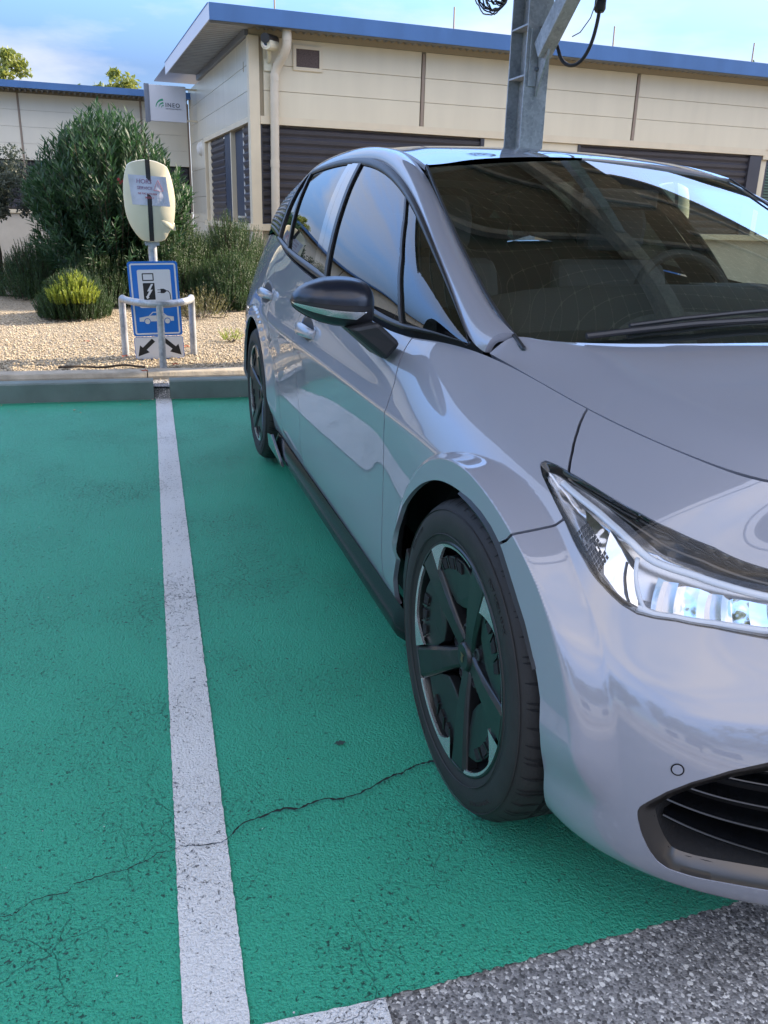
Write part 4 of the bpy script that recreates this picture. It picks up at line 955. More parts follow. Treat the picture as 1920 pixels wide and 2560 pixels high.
# ---- lower grille
GG = Grid.of(SIDE); GG = GG.clip(field(GG, SIDE, GRILLE)); fg = field(GG, SIDE, GRILLE)
fr = GG.clip(.024-fg); ff = np.maximum(field(fr, SIDE, GRILLE), 0); ff[ff > 1] = 0
def smn(V, F):
    N = np.zeros_like(V)
    for f in F:
        n = np.cross(V[f[2]]-V[f[0]], V[f[-1]]-V[f[1]] if len(f) > 3 else V[f[2]]-V[f[1]]); N[f] += n
    return N
grl = rawmesh('lower_grille', fr.V-fr.N*(.002+np.where(ff < .004, 0, (ff-.004)*1.15))[:, None], fr.F, 'bronze', car, True)
rawmesh('lower_grille', (fr.V-fr.N*(.002+np.where(ff < .004, 0, (ff-.004)*1.15))[:, None])*np.array([1, -1, 1]), [f[::-1] for f in fr.F], 'bronze', car, True)
bk = GG.clip(fg-.020)
_fb = field(bk, SIDE, GRILLE)
for sg in (1, -1): rawmesh('grille_backing', (bk.V-bk.N*(.021+np.clip((_fb-.021)/.03, 0, 1)*.065)[:, None])*np.array([1, sg, 1]), bk.F if sg == 1 else [f[::-1] for f in bk.F], 'arch', grl, True)
for i, (v0, u0, v1) in enumerate([(.100, .820, .082), (.128, .819, .122), (.158, .826, .160), (.190, .842, .197), (.222, .860, .232)]):
    for sg in (1, -1):
        us = np.linspace(u0, 1, 46); sl = MB(); top = []; inn = []; mid = []
        for u in us:
            t = min(1, (u-u0)/.09); v = v0+(v1-v0)*t+(.016*(1-t)**2 if v0 < .2 else 0); 
            for L_, dd, dz in ((top, -.020-.010*(1-t), 0), (inn, -.075, -.004), (mid, -.024-.010*(1-t), -.005)):
                p = SIDE.at((u, v), dd)[0]; L_.append((p[0], p[1]*sg, p[2]+dz))
        n = len(us); sl.smooth = True
        sl.add(top+inn+mid, [(k, k+1, n+k+1, n+k) for k in range(n-1)]+[(k, k+1, 2*n+k+1, 2*n+k) for k in range(n-1)]+[(2*n+k, 2*n+k+1, n+k+1, n+k) for k in range(n-1)])
        so_ = sl.build('grille_slat', 'gloss', grl, world=True, autosmooth=30)
        ed = MB(); ed.tube([Vector(p) for p in top], .0017, n=6); ed.build('slat_edge', 'bronze', so_, world=True)
# parking sensor
p = SIDE.at((.8246, .2138))[0]; nn = Vector(SIDE.nrm((.8246, .2138))[0]); nn = nn if nn.x > 0 else -nn
q = nn.to_track_quat('Z', 'Y')
for sg in (1, -1):
    s_ = MB(); s_.smooth = True; vs = []
    for r_, d_ in ((0, .0015), (.0078, .0013), (.0082, .0003), (.0096, .0003), (.0100, .0012)):
        for k in range(24):
            t = 2*PI*k/24; w_ = Vector(p)+q@Vector((r_*math.cos(t), r_*math.sin(t), d_)); vs.append((w_.x, w_.y*sg, w_.z))
    s_.add(vs, [(i*24+k, i*24+(k+1) % 24, (i+1)*24+(k+1) % 24, (i+1)*24+k) for i in range(4) for k in range(24)])
    s_.mi = [0]*24+[1]*72
    s_.build('parking_sensor', ['paint', 'arch'], car, world=True)
# ---- wheel arch liners
for (cx, cz, r_) in ((.02, .33, .40), (-2.765, .345, .395)):
    for sg in (1, -1):
        a = MB(); a.smooth = True; vs = []; n = 40; ys = (-.815, -.79, -.62, -.45)
        for i in range(n+1):
            t = R(-4)+(R(190)-R(-4))*i/n
            for y in ys: vs.append((cx+r_*math.cos(t), y*sg, cz+r_*math.sin(t)))
        a.add(vs, [(i*4+k, i*4+k+1, (i+1)*4+k+1, (i+1)*4+k) for i in range(n) for k in range(3)])
        a.smooth = False; c0 = [(cx+r_*math.cos(t), -.45*sg, cz+r_*math.sin(t)) for t in np.linspace(R(-4), R(190), n)]
        a.add(c0, [tuple(range(n))]); ln = a.build('arch_liner', 'arch', car, world=True)
        if cx > 0:
            ed = MB(); pts = [SIDE.at(q_, -.001)[0] for q_ in smoothpoly([q for q in ARCHF if 0 <= q[1]], False, 1)]
            # black air guide that follows the front edge of the opening
            g = [p_ for p_ in pts if p_[0] > -.01 and p_[2] > .50]; vs = []
            for k, p_ in enumerate(g):
                t = k/(len(g)-1); w_ = .024*math.sin(PI*min(1, max(0, t*1.0+.02)))**.4+.004; d_ = np.array([cx-p_[0], 0, cz-p_[2]]); d_ /= np.linalg.norm(d_)
                for a_, b_ in ((-.004, .003), (w_*.35, -.006), (w_, .004), (w_, .035)): vs.append(tuple((p_+d_*a_+np.array([0, b_, 0]))*np.array([1, sg, 1])))
            ed.smooth = True; ed.add(vs, [(i*4+k, i*4+k+1, (i+1)*4+k+1, (i+1)*4+k) for i in range(len(g)-1) for k in range(3)]); ed.build('air_guide', 'blackpl', car, world=True)
            mf = MB(); mf.prism([(-.372, .215), (-.395, .30), (-.402, .36), (-.385, .44), (-.345, .41), (-.352, .32), (-.338, .215)], 1, -.872*sg, -.855*sg); mf = mf.build('mud_guard', 'blackpl', car, world=True, bevel=.002)
            for z_ in (.30, .245):
                sc_ = MB(); sc_.lathe([(0, -.004), (.005, -.0035), (.006, 0)], 12, 'y', (-.372+(.30-z_)*.2, -.872*sg, z_)); sc_.build('screw', 'bronze', mf, world=True)
# underfloor
uf = MB(); uf.box(-3.45, -.74, .13, -.42, .74, .23); uf.box(-.42, -.55, .16, .45, .55, .23); uf.build('underfloor', 'arch', car, world=True)
# ---- wheels
TY = .0
def make_wheel(x, steer=0., sg=1, spin=0.):
    wl = empty('wheel', (x+1.38, (-.895+.1125)*sg, .3485), steer if sg == 1 else steer+PI); wl.parent = car
    # local frame: outer face towards -y
    Rt = .333; hw = .1125
    prof = [(.236, -hw+.018), (.243, -hw+.006), (.256, -hw+.001), (.272, -hw-.003), (.290, -hw-.003), (.306, -hw+.001), (.314, -hw+.007), (.3225, -hw+.015), (.3290, -hw+.027), (Rt-.002, -hw+.045)]
    def gr(o): return [(Rt, o-.006), (Rt-.007, o-.004), (Rt-.007, o+.004), (Rt, o+.006)]
    prof += gr(-.040)+gr(-.013)+gr(.014)+gr(.041)+[(Rt-.002, hw-.045), (.3290, hw-.027), (.3225, hw-.015), (.306, hw), (.275, hw), (.24, hw-.01)]
    t = MB(); t.lathe(prof, 144, 'y'); 
    # shoulder sipes: short dark grooves cut as thin lips across both shoulders
    ty = t.build('tyre', 'rubber', wl, autosmooth=28)
    for s1 in (-1, 1):
        sp_ = MB()
        for k in range(76):
            a = 2*PI*(k+.3*(k % 3))/76
            pts = [(Rt+.0006, s1*.022), (Rt-.0006, s1*(hw-.036)), (.3299, s1*(hw-.0265)), (.3235, s1*(hw-.0150)), (.3190, s1*(hw-.0105))]
            vs = []
            for i, (r_, o_) in enumerate(pts):
                da = (.0085 if i < 3 else .005)*(1 if i < 4 else .2); sk = .010*(i/4-.3)
                for da_ in (-da, da): vs.append((r_*math.cos(a+da_+sk), o_, r_*math.sin(a+da_+sk)))
            sp_.add(vs, [(2*i, 2*i+1, 2*i+3, 2*i+2) for i in range(4)])
        sp_.build('tread_sipes', 'arch', ty)
    rg = MB()
    for rr_ in (.3105, .2600): rg.lathe([(rr_-.0014, -hw-.0028+(0 if rr_ < .3 else .0048)), (rr_, -hw-.0045+(0 if rr_ < .3 else .0048)), (rr_+.0014, -hw-.0028+(0 if rr_ < .3 else .0052))], 96, 'y')
    rg.build('sidewall_ribs', 'rubber', ty)
    for s_, a0, sz, rad in (('DOT 1Z8NA A5 XK', 58, .0125, .291), ('235/50 R19 99V', 150, .014, .290), ('RADIAL TUBELESS', 245, .012, .291), ('TREADWEAR 300 A A', 320, .011, .291)):
        vs, fs = text_mesh(s_, sz, extrude=.0006); mb = MB(); q_ = []
        for X_, Y_, Z_ in vs:
            an = R(a0)-X_/rad; r_ = rad+Y_-.004; q_.append((r_*math.cos(an), -hw-.0030-Z_, r_*math.sin(an)))
        mb.add(q_, fs); mb.build('sidewall_lettering', 'rubber', ty)
    # rim
    RL_ = .2415
    y0 = -hw+.004
    rim = MB(); rim.lathe([(RL_+.003, y0+.010), (RL_+.003, y0+.002), (RL_, y0-.001), (RL_-.004, y0-.0005), (RL_-.007, y0+.006), (RL_-.010, y0+.03), (.215, y0+.05), (.208, y0+.14), (.20, hw-.02)], 120, 'y')
    rim.build('rim', 'rimblack', wl, autosmooth=30)
    br = MB(); br.lathe([(.0, .012), (.085, .012), (.090, .0), (.165, -.0), (.165, .022), (.09, .022)], 64, 'y'); br.build('brake_disc', 'disc', wl)
    bw = MB(); bw.lathe([(0, .045), (.2, .045)], 40, 'y'); bw.build('brake_shield', 'arch', wl)
    cal = MB(); cal.prism([(.10*math.cos(a), .10*math.sin(a)) for a in np.linspace(R(-28), R(28), 8)]+[(.178*math.cos(a), .178*math.sin(a)) for a in np.linspace(R(28), R(-28), 8)], 1, -.035, .04); cal.build('brake_caliper', 'bronze', wl, bevel=.004)
    A5 = [R(180+72*k+spin) for k in range(5)]
    def pol(r_, a, y): return (r_*math.cos(a), y, r_*math.sin(a))
    hub = MB(); hub.lathe([(0, y0+.020), (.026, y0+.020), (.030, y0+.0235), (.031, y0+.028), (.045, y0+.030), (.078, y0+.040), (.082, y0+.07)], 50, 'y'); hub.build('hub', 'rimblack', wl, autosmooth=40)
    cp = MB(); cp.add([(-.010, y0+.0186, .008), (.010, y0+.0186, .008), (.004, y0+.0186, .001), (.006, y0+.0186, -.010), (0, y0+.0186, -.013), (-.006, y0+.0186, -.010), (-.004, y0+.0186, .001)], [(0, 1, 2, 3, 4, 5, 6)]); cp.build('centre_mark', 'copper', wl)
    for k, a in enumerate(A5):
        bl = MB(); b_ = a+R(36)
        cx_, cz_ = .056*math.cos(b_), .056*math.sin(b_)
        bl.lathe([(.014, y0+.040), (.0135, y0+.030), (.009, y0+.0285), (.0085, y0+.034), (0, y0+.034)], 18, 'y', (cx_, 0, cz_)); bl.build('wheel_bolt', 'satinblack', wl)
        # spoke: faceted bar, widening outwards, centre ridge
        s5 = MB(); secs = []
        for r_, wd, yy in ((.030, .044, .026), (.065, .046, .019), (.11, .055, .012), (.16, .066, .006), (.205, .074, .002), (.234, .080, -.001), (.2385, .081, .006)):
            ca, sa = math.cos(a), math.sin(a); row = []
            for w_, d_ in ((-.5, .030), (-.5, .007), (-.36, .0008), (.36, -.0), (.5, .006), (.5, .030)):
                row.append((r_*ca-w_*wd*sa, y0+yy+d_, r_*sa+w_*wd*ca))
            secs.append(row)
        s5.add([p_ for r_ in secs for p_ in r_], [(i*6+q_, i*6+q_+1, (i+1)*6+q_+1, (i+1)*6+q_) for i in range(6) for q_ in range(5)]+[tuple(range(6)), tuple(range(36, 42))])
        s5.build('spoke', 'rimblack', wl, bevel=.0022)
        # aero blade between this spoke and the next (anticlockwise)
        h0 = a+R(72)
        bd = MB(); pts = []
        i0, i1 = a+R(13), a+R(59)
        poly = [(.112, a+R(20)), (.105, a+R(36)), (.112, a+R(52)), (.165, a+R(63)), (.205, a+R(64)), (.2125, a+R(60))]+[(.2125, t_) for t_ in np.linspace(a+R(50), a+R(22), 7)]+[(.205, a+R(8)), (.165, a+R(9))]
        front = [pol(r_, t_, y0+.022-.012*(r_-.12)/.09) for r_, t_ in poly]; back = [pol(r_, t_, y0+.045) for r_, t_ in poly]; m = len(poly)
        bd.add(front+back, [tuple(range(m)), tuple(range(m, 2*m))[::-1]]+[(i, (i+1) % m, (i+1) % m+m, i+m) for i in range(m)])
        blade = bd.build('aero_blade', 'rimblack', wl, bevel=.002)
        for j in range(3):
            t0 = a+R(24)+j*R(11.5); sl = MB()
            q_ = [pol(.186, t0, y0+.0095), pol(.186, t0+R(5.5), y0+.0095), pol(.2085, t0+R(8.5), y0+.0085), pol(.2085, t0+R(1.0), y0+.0085)]
            q2 = [pol(.190, t0+R(1), y0+.030), pol(.190, t0+R(5), y0+.030), pol(.206, t0+R(7.5), y0+.030), pol(.206, t0+R(2), y0+.030)]
            sl.add([(p_[0], p_[1]-.0016, p_[2]) for p_ in q_]+q2, [(0, 1, 2, 3), (0, 1, 5, 4), (1, 2, 6, 5), (2, 3, 7, 6), (3, 0, 4, 7)]); sl.build('vent_slot', 'arch', blade)
            rb = MB(); rb.bar(pol(.186, t0+R(7.2), y0+.013), pol(.2125, t0+R(10.4), y0+.012), .0035, .012, (0, 1, 0)); rb.build('vent_rib', 'rimblack', blade)
        # machined ring sector with a wedge beside the spoke on its clockwise side
        mr_ = MB(); n = 28; outer = []; inner = []
        for i in range(n+1):
            t_ = h0-R(9.3)-(R(72)-R(18.6))*i/n; s_ = i/n
            wdt = .0060+.043*max(0, 1-s_/.34)**1.2
            outer.append(pol(RL_-.0035, t_, y0-.0012)); inner.append(pol(RL_-.0035-wdt, t_-(R(2.2)*max(0, 1-s_/.36)), y0+.0006))
        N_ = n+1; bo = [(p_[0], p_[1]+.006, p_[2]) for p_ in inner]
        mr_.smooth = True; mr_.add(outer+inner+bo, [(i, i+1, N_+i+1, N_+i) for i in range(n)]+[(N_+i, N_+i+1, 2*N_+i+1, 2*N_+i) for i in range(n)]); mr_.build('machined_ring', 'machined', wl, autosmooth=30)
    return wl
for x in (0, -2.767):
    for sg in (1, -1):
        make_wheel(x, R(.6) if (x == 0) else 0., sg, 31 if x == 0 else 52)
# ---- door mirrors
yt = [-1.097, -1.092, -1.080, -1.055, -1.02, -.985, -.95, -.925, -.905, -.893, -.886]
zt = [1.010, 1.022, 1.036, 1.051, 1.062, 1.066, 1.065, 1.061, 1.052, 1.038, 1.012]
zb = [1.004, .992, .981, .966, .952, .943, .938, .935, .936, .943, .962]
bxs = [.004, .030, .052, .080, .102, .113, .116, .110, .096, .072, .040]
def mirror(sg):
    NT = 26; cols = 40; ys = np.linspace(0, 1, cols); ys = .5-.5*np.cos(PI*ys)*.999; ty_ = np.linspace(0, 1, len(yt))
    g = lambda a, s: float(np.interp(s, ty_, a))
    P = []
    for s in ys:
        y = g(yt, s); a = g(zt, s); b = g(zb, s); bx = g(bxs, s); m = (a+b)/2; h = (a-b)/2; row = []
        for k in range(NT+1):
            t = PI*k/NT; row.append((-.695+bx*(math.sin(t)**.62)+.02*(1-abs(2*s-1))*0-.02*s, y, m+h*math.copysign(abs(math.cos(t))**.9, math.cos(t))))
        P.append(row)
    P = np.array(P)
    def patch(k0, k1, name, mat, par, lift=0., c0=0, c1=cols-1, bridge=False):
        V = []; 
        for i in range(c0, c1+1):
            kk0 = k0(ys[i]) if callable(k0) else k0; kk1 = k1(ys[i]) if callable(k1) else k1
            for q_ in np.linspace(kk0, kk1, 12):
                a = int(min(NT-1, math.floor(q_))); f_ = q_-a; p_ = P[i, a]*(1-f_)+P[i, a+1]*f_; c_ = np.array([-.70, p_[1], (P[i, 0, 2]+P[i, -1, 2])/2]); d_ = p_-c_; d_ /= max(1e-6, np.linalg.norm(d_)); V.append(p_+d_*lift)
        V = np.array(V)*np.array([1, sg, 1]); n = c1-c0+1; F = [[i*12+k, i*12+k+1, (i+1)*12+k+1, (i+1)*12+k] for i in range(n-1) for k in range(11)]
        o = rawmesh(name, V, F, mat, par, True)
        bm = bmesh.new(); bm.from_mesh(o.data); bmesh.ops.recalc_face_normals(bm, faces=bm.faces); bm.to_mesh(o.data); bm.free(); return o
    mid = lambda s: 12.6+2.2*math.sin(PI*s)*.5-1.2*s
    cap = patch(0, mid, 'door_mirror', 'navymir', car)
    patch(lambda s: mid(s)+.0, NT, 'mirror_base', 'satinblack', cap, -.003)
    patch(lambda s: mid(s)+1.5, lambda s: mid(s)+1.5+2.6*min(1, max(0, (.70-s)/.10)), 'side_indicator', M['machined'], cap, .0012, 4, 28)
    bk_ = MB(); ring = [tuple(P[i, 0]*np.array([1, sg, 1])) for i in range(cols)]+[tuple(P[i, -1]*np.array([1, sg, 1])) for i in range(cols-1, -1, -1)]
    bk_.add(ring, [tuple(range(len(ring)))]); bk_.build('mirror_back', 'blackpl', cap, world=True)
    gl_ = MB(); gl_.add([(-.709-.0, y*sg, z) for y, z in [(-1.07, 1.0), (-1.05, 1.035), (-.98, 1.05), (-.92, 1.04), (-.905, .99), (-.92, .955), (-1.0, .955), (-1.05, .97)]], [tuple(range(8))]); gl_.build('mirror_glass', 'chrome', cap, world=True)
    # foot
    ft = MB(); A_ = [(-.575, -.900, .965), (-.690, -.905, .965), (-.700, -.975, .948), (-.600, -.975, .948)]; B_ = [(-.575, -.838, .912), (-.735, -.846, .905), (-.745, -.870, .862), (-.590, -.872, .866)]
    ft.add([(x, y*sg, z) for x, y, z in A_+B_], [(0, 1, 2, 3), (7, 6, 5, 4)]+[(i, (i+1) % 4, (i+1) % 4+4, i+4) for i in range(4)]); ft.build('mirror_foot', 'blackpl', cap, world=True, bevel=.012)
mirror(1); mirror(-1)
# ---- wipers
wp = MB(); wp.smooth = True
def wsp(u, v, off, sg=1):
    p = WSC.at((u, v), off)[0]; return Vector((p[0], p[1]*sg, p[2]))
wp.tube([wsp(.030, .30, .008), wsp(.040, .50, .012), wsp(.052, .72, .014), wsp(.062, .98, .014)], .0075, 8); wa = wp.build('wiper', 'satinblack', car, world=True)
w2 = MB(); w2.smooth = True; w2.tube([wsp(.055, .50, .010), wsp(.068, .7, .012), wsp(.080, .88, .012), wsp(.088, 1, .012)], .0055, 8); w2.tube([wsp(.088, 1, .012), wsp(.09, .8, .012, -1), wsp(.08, .5, .01, -1)], .0055, 8); w2.build('wiper', 'satinblack', car, world=True)
# ---- interior
it = MB(); it.smooth = True
# dashboard
prof = [(-.12, .925), (-.26, .975), (-.42, 1.02), (-.60, 1.05), (-.72, 1.045), (-.76, 1.00), (-.75, .85), (-.68, .60)]
vs = []
for y in np.linspace(-.68, .68, 12):
    for x, z in prof: vs.append((x-.03*(1-(y/.7)**2), y, z-(z > .9)*.06*(abs(y)/.68)**3))
m = len(prof); it.add(vs, [(i*m+k, i*m+k+1, (i+1)*m+k+1, (i+1)*m+k) for i in range(11) for k in range(m-1)]); it.build('dashboard', 'interior', car, world=True, autosmooth=50)
sw = MB(); sw.smooth = True; ctr = Vector((-1.05, .31, .95)); ax_ = Vector((.40, 0, -.92)).cross(Vector((0, 1, 0))).normalized()
e1 = Vector((0, 1, 0)); e2 = Vector((-.32, 0, .95)).normalized()
sw.tube([ctr+e1*(.185*math.cos(t))+e2*(.178*math.sin(t) if math.sin(t) > -.6 else -.107) for t in np.linspace(0, 2*PI, 41)], .016, 10, cap=False)
for a_ in (0, PI, -PI/2): sw.bar(ctr, ctr+e1*(.17*math.cos(a_))+e2*(.10*math.sin(a_)), .05, .015, (1, 0, .3))
sw.build('steering_wheel', 'interior', car, world=True)
nb = MB(); nb.box(-.90, .20, .97, -.74, .46, 1.04); nb.build('instrument_binnacle', 'interior', car, world=True, bevel=.01)
ts = MB(); ts.box(-.80, -.15, .90, -.775, .13, 1.04); ts.build('centre_screen', 'gloss', car, world=True, bevel=.005)
def seat(x, y, w_):
    s_ = MB(); s_.prism([(x+.25, .35), (x+.28, .52), (x+.15, .56), (x-.22, .50), (x-.30, .60), (x-.46, 1.06), (x-.55, 1.08), (x-.50, .60), (x-.40, .36)], 1, y-w_/2, y+w_/2); o = s_.build('seat', 'seat', car, world=True, bevel=.04)
    h = MB(); h.prism([(x-.46, 1.10), (x-.44, 1.22), (x-.50, 1.30), (x-.56, 1.28), (x-.57, 1.12)], 1, y-.13, y+.13); h.build('headrest', 'seat', o, world=True, bevel=.03)
seat(-1.15, .37, .50); seat(-1.15, -.37, .50); seat(-2.05, 0, 1.25)
# door cards, pillar trims, headliner (inner faces)
for sg in (1, -1):
    dc = MB(); dc.add([(x, (y+.035)*sg*1., z) for x, y, z in [BELT[0], BELT[3], BELT[5], BELT[7], BELT[10]]]+[(x, -.74*sg, .35) for x in (-.36, -.68, -1.2, -1.95, -2.85)], [(i, i+1, i+6, i+5) for i in range(4)]); dc.build('door_card', 'interior', car, world=True)
    for A, B in ((BF, BR), (DR, [(1, 1), (1, 0)])):
        V = [GLS.at(A[0], -.03)[0], GLS.at(B[0], -.03)[0], GLS.at(B[-1], -.03)[0], GLS.at(A[-1], -.03)[0]]
        pm = MB(); pm.add([(p_[0], p_[1]*sg, p_[2]) for p_ in V], [(0, 1, 2, 3)]); pm.build('pillar_trim', 'interior', car, world=True)
    V = RAILS.at([(u, .5) for u in np.linspace(0, 1, 24)], -.035); V2 = RAILS.at([(u, 1) for u in np.linspace(0, 1, 24)], -.03); V0 = RAILS.at([(u, 0) for u in np.linspace(0, 1, 24)], -.02)
    pm = MB(); pm.add([(p_[0], p_[1]*sg, p_[2]) for p_ in list(V0)+list(V)+list(V2)], [(r_*24+i, r_*24+i+1, (r_+1)*24+i+1, (r_+1)*24+i) for r_ in range(2) for i in range(23)]); pm.build('pillar_trim', 'interior', car, world=True)
V = ROOF.P[::8, ::7]-np.array([0, 0, .03]); a_, b_ = V.shape[:2]; V = V.reshape(-1, 3)
hl = MB(); F = [(i*b_+k, i*b_+k+1, (i+1)*b_+k+1, (i+1)*b_+k) for i in range(a_-1) for k in range(b_-1)]; hl.add(V, F); hl.add(V*np.array([1, -1, 1]), F); hl.build('headliner', 'liner', car, world=True)
rm = MB(); rm.box(-1.02, -.13, 1.25, -1.0, .13, 1.31); rm.build('rear_view_mirror', 'blackpl', car, world=True, bevel=.008)
bh = MB(); bh.box(-3.05, -.55, .3, -3.02, .55, 1.22); bh.build('rear_shelf', 'interior', car, world=True)  # upright dark plate added to block the bright gap behind the seats
fl_ = MB(); fl_.box(-3.3, -.7, .30, -.2, .7, .34); fl_.build('cabin_floor', 'interior', car, world=True)
# ------------------------------------------------------------------ ground
rnd = random.Random(7)
BY = -0.0282       # the bays are turned a touch against the car
def bay(x, y, z=0.):   # bay coordinates (x away from the kerb line's normal) -> world, origin on the line's kerb end
    c, s = math.cos(BY), math.sin(BY)
    return (-4.33+x*c-y*s, -1.30+x*s+y*c, z)
def sheet(name, poly, z, mat, label=None):
    o = rawmesh(name, [(p[0], p[1], z) for p in poly], [list(range(len(poly)))], mat); tag(o, label, kind='structure'); return o
sheet('ground', [(-600, -600), (600, -600), (600, 600), (-600, 600)], -.004, 'asphalt')
XF = 4.775          # front edge of the green paint in bay coordinates
def wobble(a, b, n, amp, seed):
    r = random.Random(seed); out = []
    for i in range(n+1):
        t = i/n; x = a[0]+(b[0]-a[0])*t; y = a[1]+(b[1]-a[1])*t; d = math.hypot(b[0]-a[0], b[1]-a[1]); k = (r.random()-.5)*2*amp*(0 < i < n)
        out.append((x-(b[1]-a[1])/d*k, y+(b[0]-a[0])/d*k))
    return out
EX = lambda y: 4.787-.052*y if y > 0 else 4.787-.01*y
edge = wobble((EX(-9), -9.0), (EX(0), 0.), 1500, .003, 3)+wobble((EX(0), 0.), (EX(14), 14), 1800, .003, 5)
gp = [bay(-.10, 14), bay(-.10, -9.0)]+[bay(*p) for p in edge]
o = sheet('green_bay_surface', gp, 0, 'green')
def linestrip(x0, x1, y0, y1, seed, along='x'):
    if along == 'x': e = wobble((x0, y0), (x1, y0), int(abs(x1-x0)/.012), .0011, seed)+wobble((x1, y1), (x0, y1), int(abs(x1-x0)/.012), .0011, seed+1)
    else: e = wobble((x0, y0), (x0, y1), int(abs(y1-y0)/.012), .0013, seed)+wobble((x1, y1), (x1, y0), int(abs(y1-y0)/.012), .0013, seed+1)
    return [bay(*p) for p in e]
sheet('bay_line', linestrip(-.05, XF+.02, -.052, .050, 11), .004, 'white')
for k, yb in enumerate((-2.6, 2.62, 5.2, 7.8)): sheet('bay_line', linestrip(-.05, XF+.02, yb-.05, yb+.05, 20+3*k), .004, 'white')
# short cross bar of white paint at the mouth of the bay line
sheet('bay_end_line', linestrip(4.780, 4.89, -.30, .268, 51, 'y'), .008, 'white')
# crack running across both bays
CR = [(4.46, -.62), (4.462, -.52), (4.452, -.43), (4.456, -.362), (4.456, -.341), (4.444, -.324), (4.429, -.311), (4.425, -.274), (4.424, -.249), (4.404, -.241), (4.399, -.21), (4.392, -.179), (4.389, -.143), (4.378, -.123), (4.372, -.102), (4.357, -.088), (4.359, -.06), (4.349, -.043), (4.353, -.013), (4.357, .029), (4.352, .049), (4.333, .066), (4.308, .087), (4.301, .119), (4.29, .148), (4.285, .182), (4.295, .208), (4.28, .235), (4.273, .27), (4.282, .307), (4.273, .347), (4.252, .39), (4.226, .438), (4.228, .455), (4.215, .474), (4.205, .495), (4.204, .514), (4.198, .534), (4.193, .564), (4.18, .62), (4.19, .70), (4.17, .80)]
pts = []
for (x0, y0), (x1, y1) in zip(CR[:-1], CR[1:]):
    for t in range(5): pts.append((x0+(x1-x0)*t/5+rnd.uniform(-.0022, .0022), y0+(y1-y0)*t/5))
l, r = [], []
for i, (x, y) in enumerate(pts):
    wd = (.0010+.0022*rnd.random()**1.5)*(1.5 if y > .06 else .62)*min(1, i/14+.15); l.append(bay(x-wd, y, .0065)); r.append(bay(x+wd*rnd.uniform(.5, 1), y, .0065))
n = len(l); o = rawmesh('crack', l+r, [[i, i+1, n+i+1, n+i] for i in range(n-1)], 'crack'); tag(o, kind='structure')
o = rawmesh('oil_spot', [bay(4.075+.010*math.cos(t)*(.6+.5*rnd.random()), .345+.014*math.sin(t)*(.6+.5*rnd.random()), .0035) for t in np.linspace(0, 2*PI, 22, endpoint=False)], [list(range(22))], simple('oil_stain', (.03, .06, .05), .6)); tag(o, kind='structure')
# ------------------------------------------------------------------ kerbs, verge
def block(name, x0, x1, y0, y1, z1, mat, label, cat, rb=.012, chips=0, group=None, seed=1):
    r = random.Random(seed); e = empty(name, bay((x0+x1)/2, (y0+y1)/2, 0), BY)
    b = MB(); n = max(2, int((y1-y0)/.05)); h = (x1-x0)/2; vs = []
    prof = [(h, .0), (h-.004, z1-rb), (h-.006-rb*.6, z1-rb*.2), (h-.008-rb, z1), (-h+rb, z1), (-h, z1-rb), (-h, 0)]
    for i in range(n+1):
        y = -(y1-y0)/2+(y1-y0)*i/n; c = r.uniform(0, .0035); ch = 0
        for k, (x, z) in enumerate(prof):
            vs.append((x-(c if k in (1, 2) else 0)-(ch*.4 if k in (1, 2) else 0), y, z-(c if k in (2, 3) else 0)+(ch if k == 0 else 0)))
    m = len(prof); b.add(vs, [(i*m+k, (i+1)*m+k, (i+1)*m+k+1, i*m+k+1) for i in range(n) for k in range(m-1)]+[tuple(range(m)), tuple(range(n*m, n*m+m))])
    o = b.build(name+'_block', mat, None); o.name = name; bpy.data.objects.remove(e); o.location = bay((x0+x1)/2, (y0+y1)/2, 0); o.rotation_euler = (0, 0, BY)
    tag(o, label, cat, group); return o
block('wheel_stop_kerb', -.155, -.035, -2.42, -.062, .128, 'stopper', 'long grey-green concrete kerb block closing the empty bay on the left', 'kerb', chips=1, group='painted kerb blocks at the head of the bays', seed=3)
block('wheel_stop_kerb', -.155, -.035, .045, 2.50, .128, 'stopper', 'grey-green concrete kerb block running behind the rear wheels of the car', 'kerb', chips=1, group='painted kerb blocks at the head of the bays', seed=4)
block('wheel_stop_kerb', -.155, -.035, 2.75, 5.1, .128, 'stopper', 'grey-green kerb block of the bay on the far side of the car', 'kerb', group='painted kerb blocks at the head of the bays', seed=5)
block('wheel_stop_kerb', -.155, -.035, -5.0, -2.55, .128, 'stopper', 'grey-green kerb block of the second bay to the left', 'kerb', group='painted kerb blocks at the head of the bays', seed=6)
sheet('grit_strip', [bay(-.50, -9), bay(-.10, -9), bay(-.10, 14), bay(-.50, 14)], .075, 'asphalt')
o = rawmesh('grit_ramp', [bay(-.20, -.059, .080), bay(-.20, .042, .080), bay(-.125, .042, .060), bay(-.125, -.059, .060), bay(-.04, .042, .006), bay(-.04, -.059, .006)], [[0, 1, 2, 3], [3, 2, 4, 5]], 'asphalt'); tag(o, kind='structure')
ys = [-6.1, -4.1, -2.1, -.10, 1.9, 3.9, 5.9, 7.9]
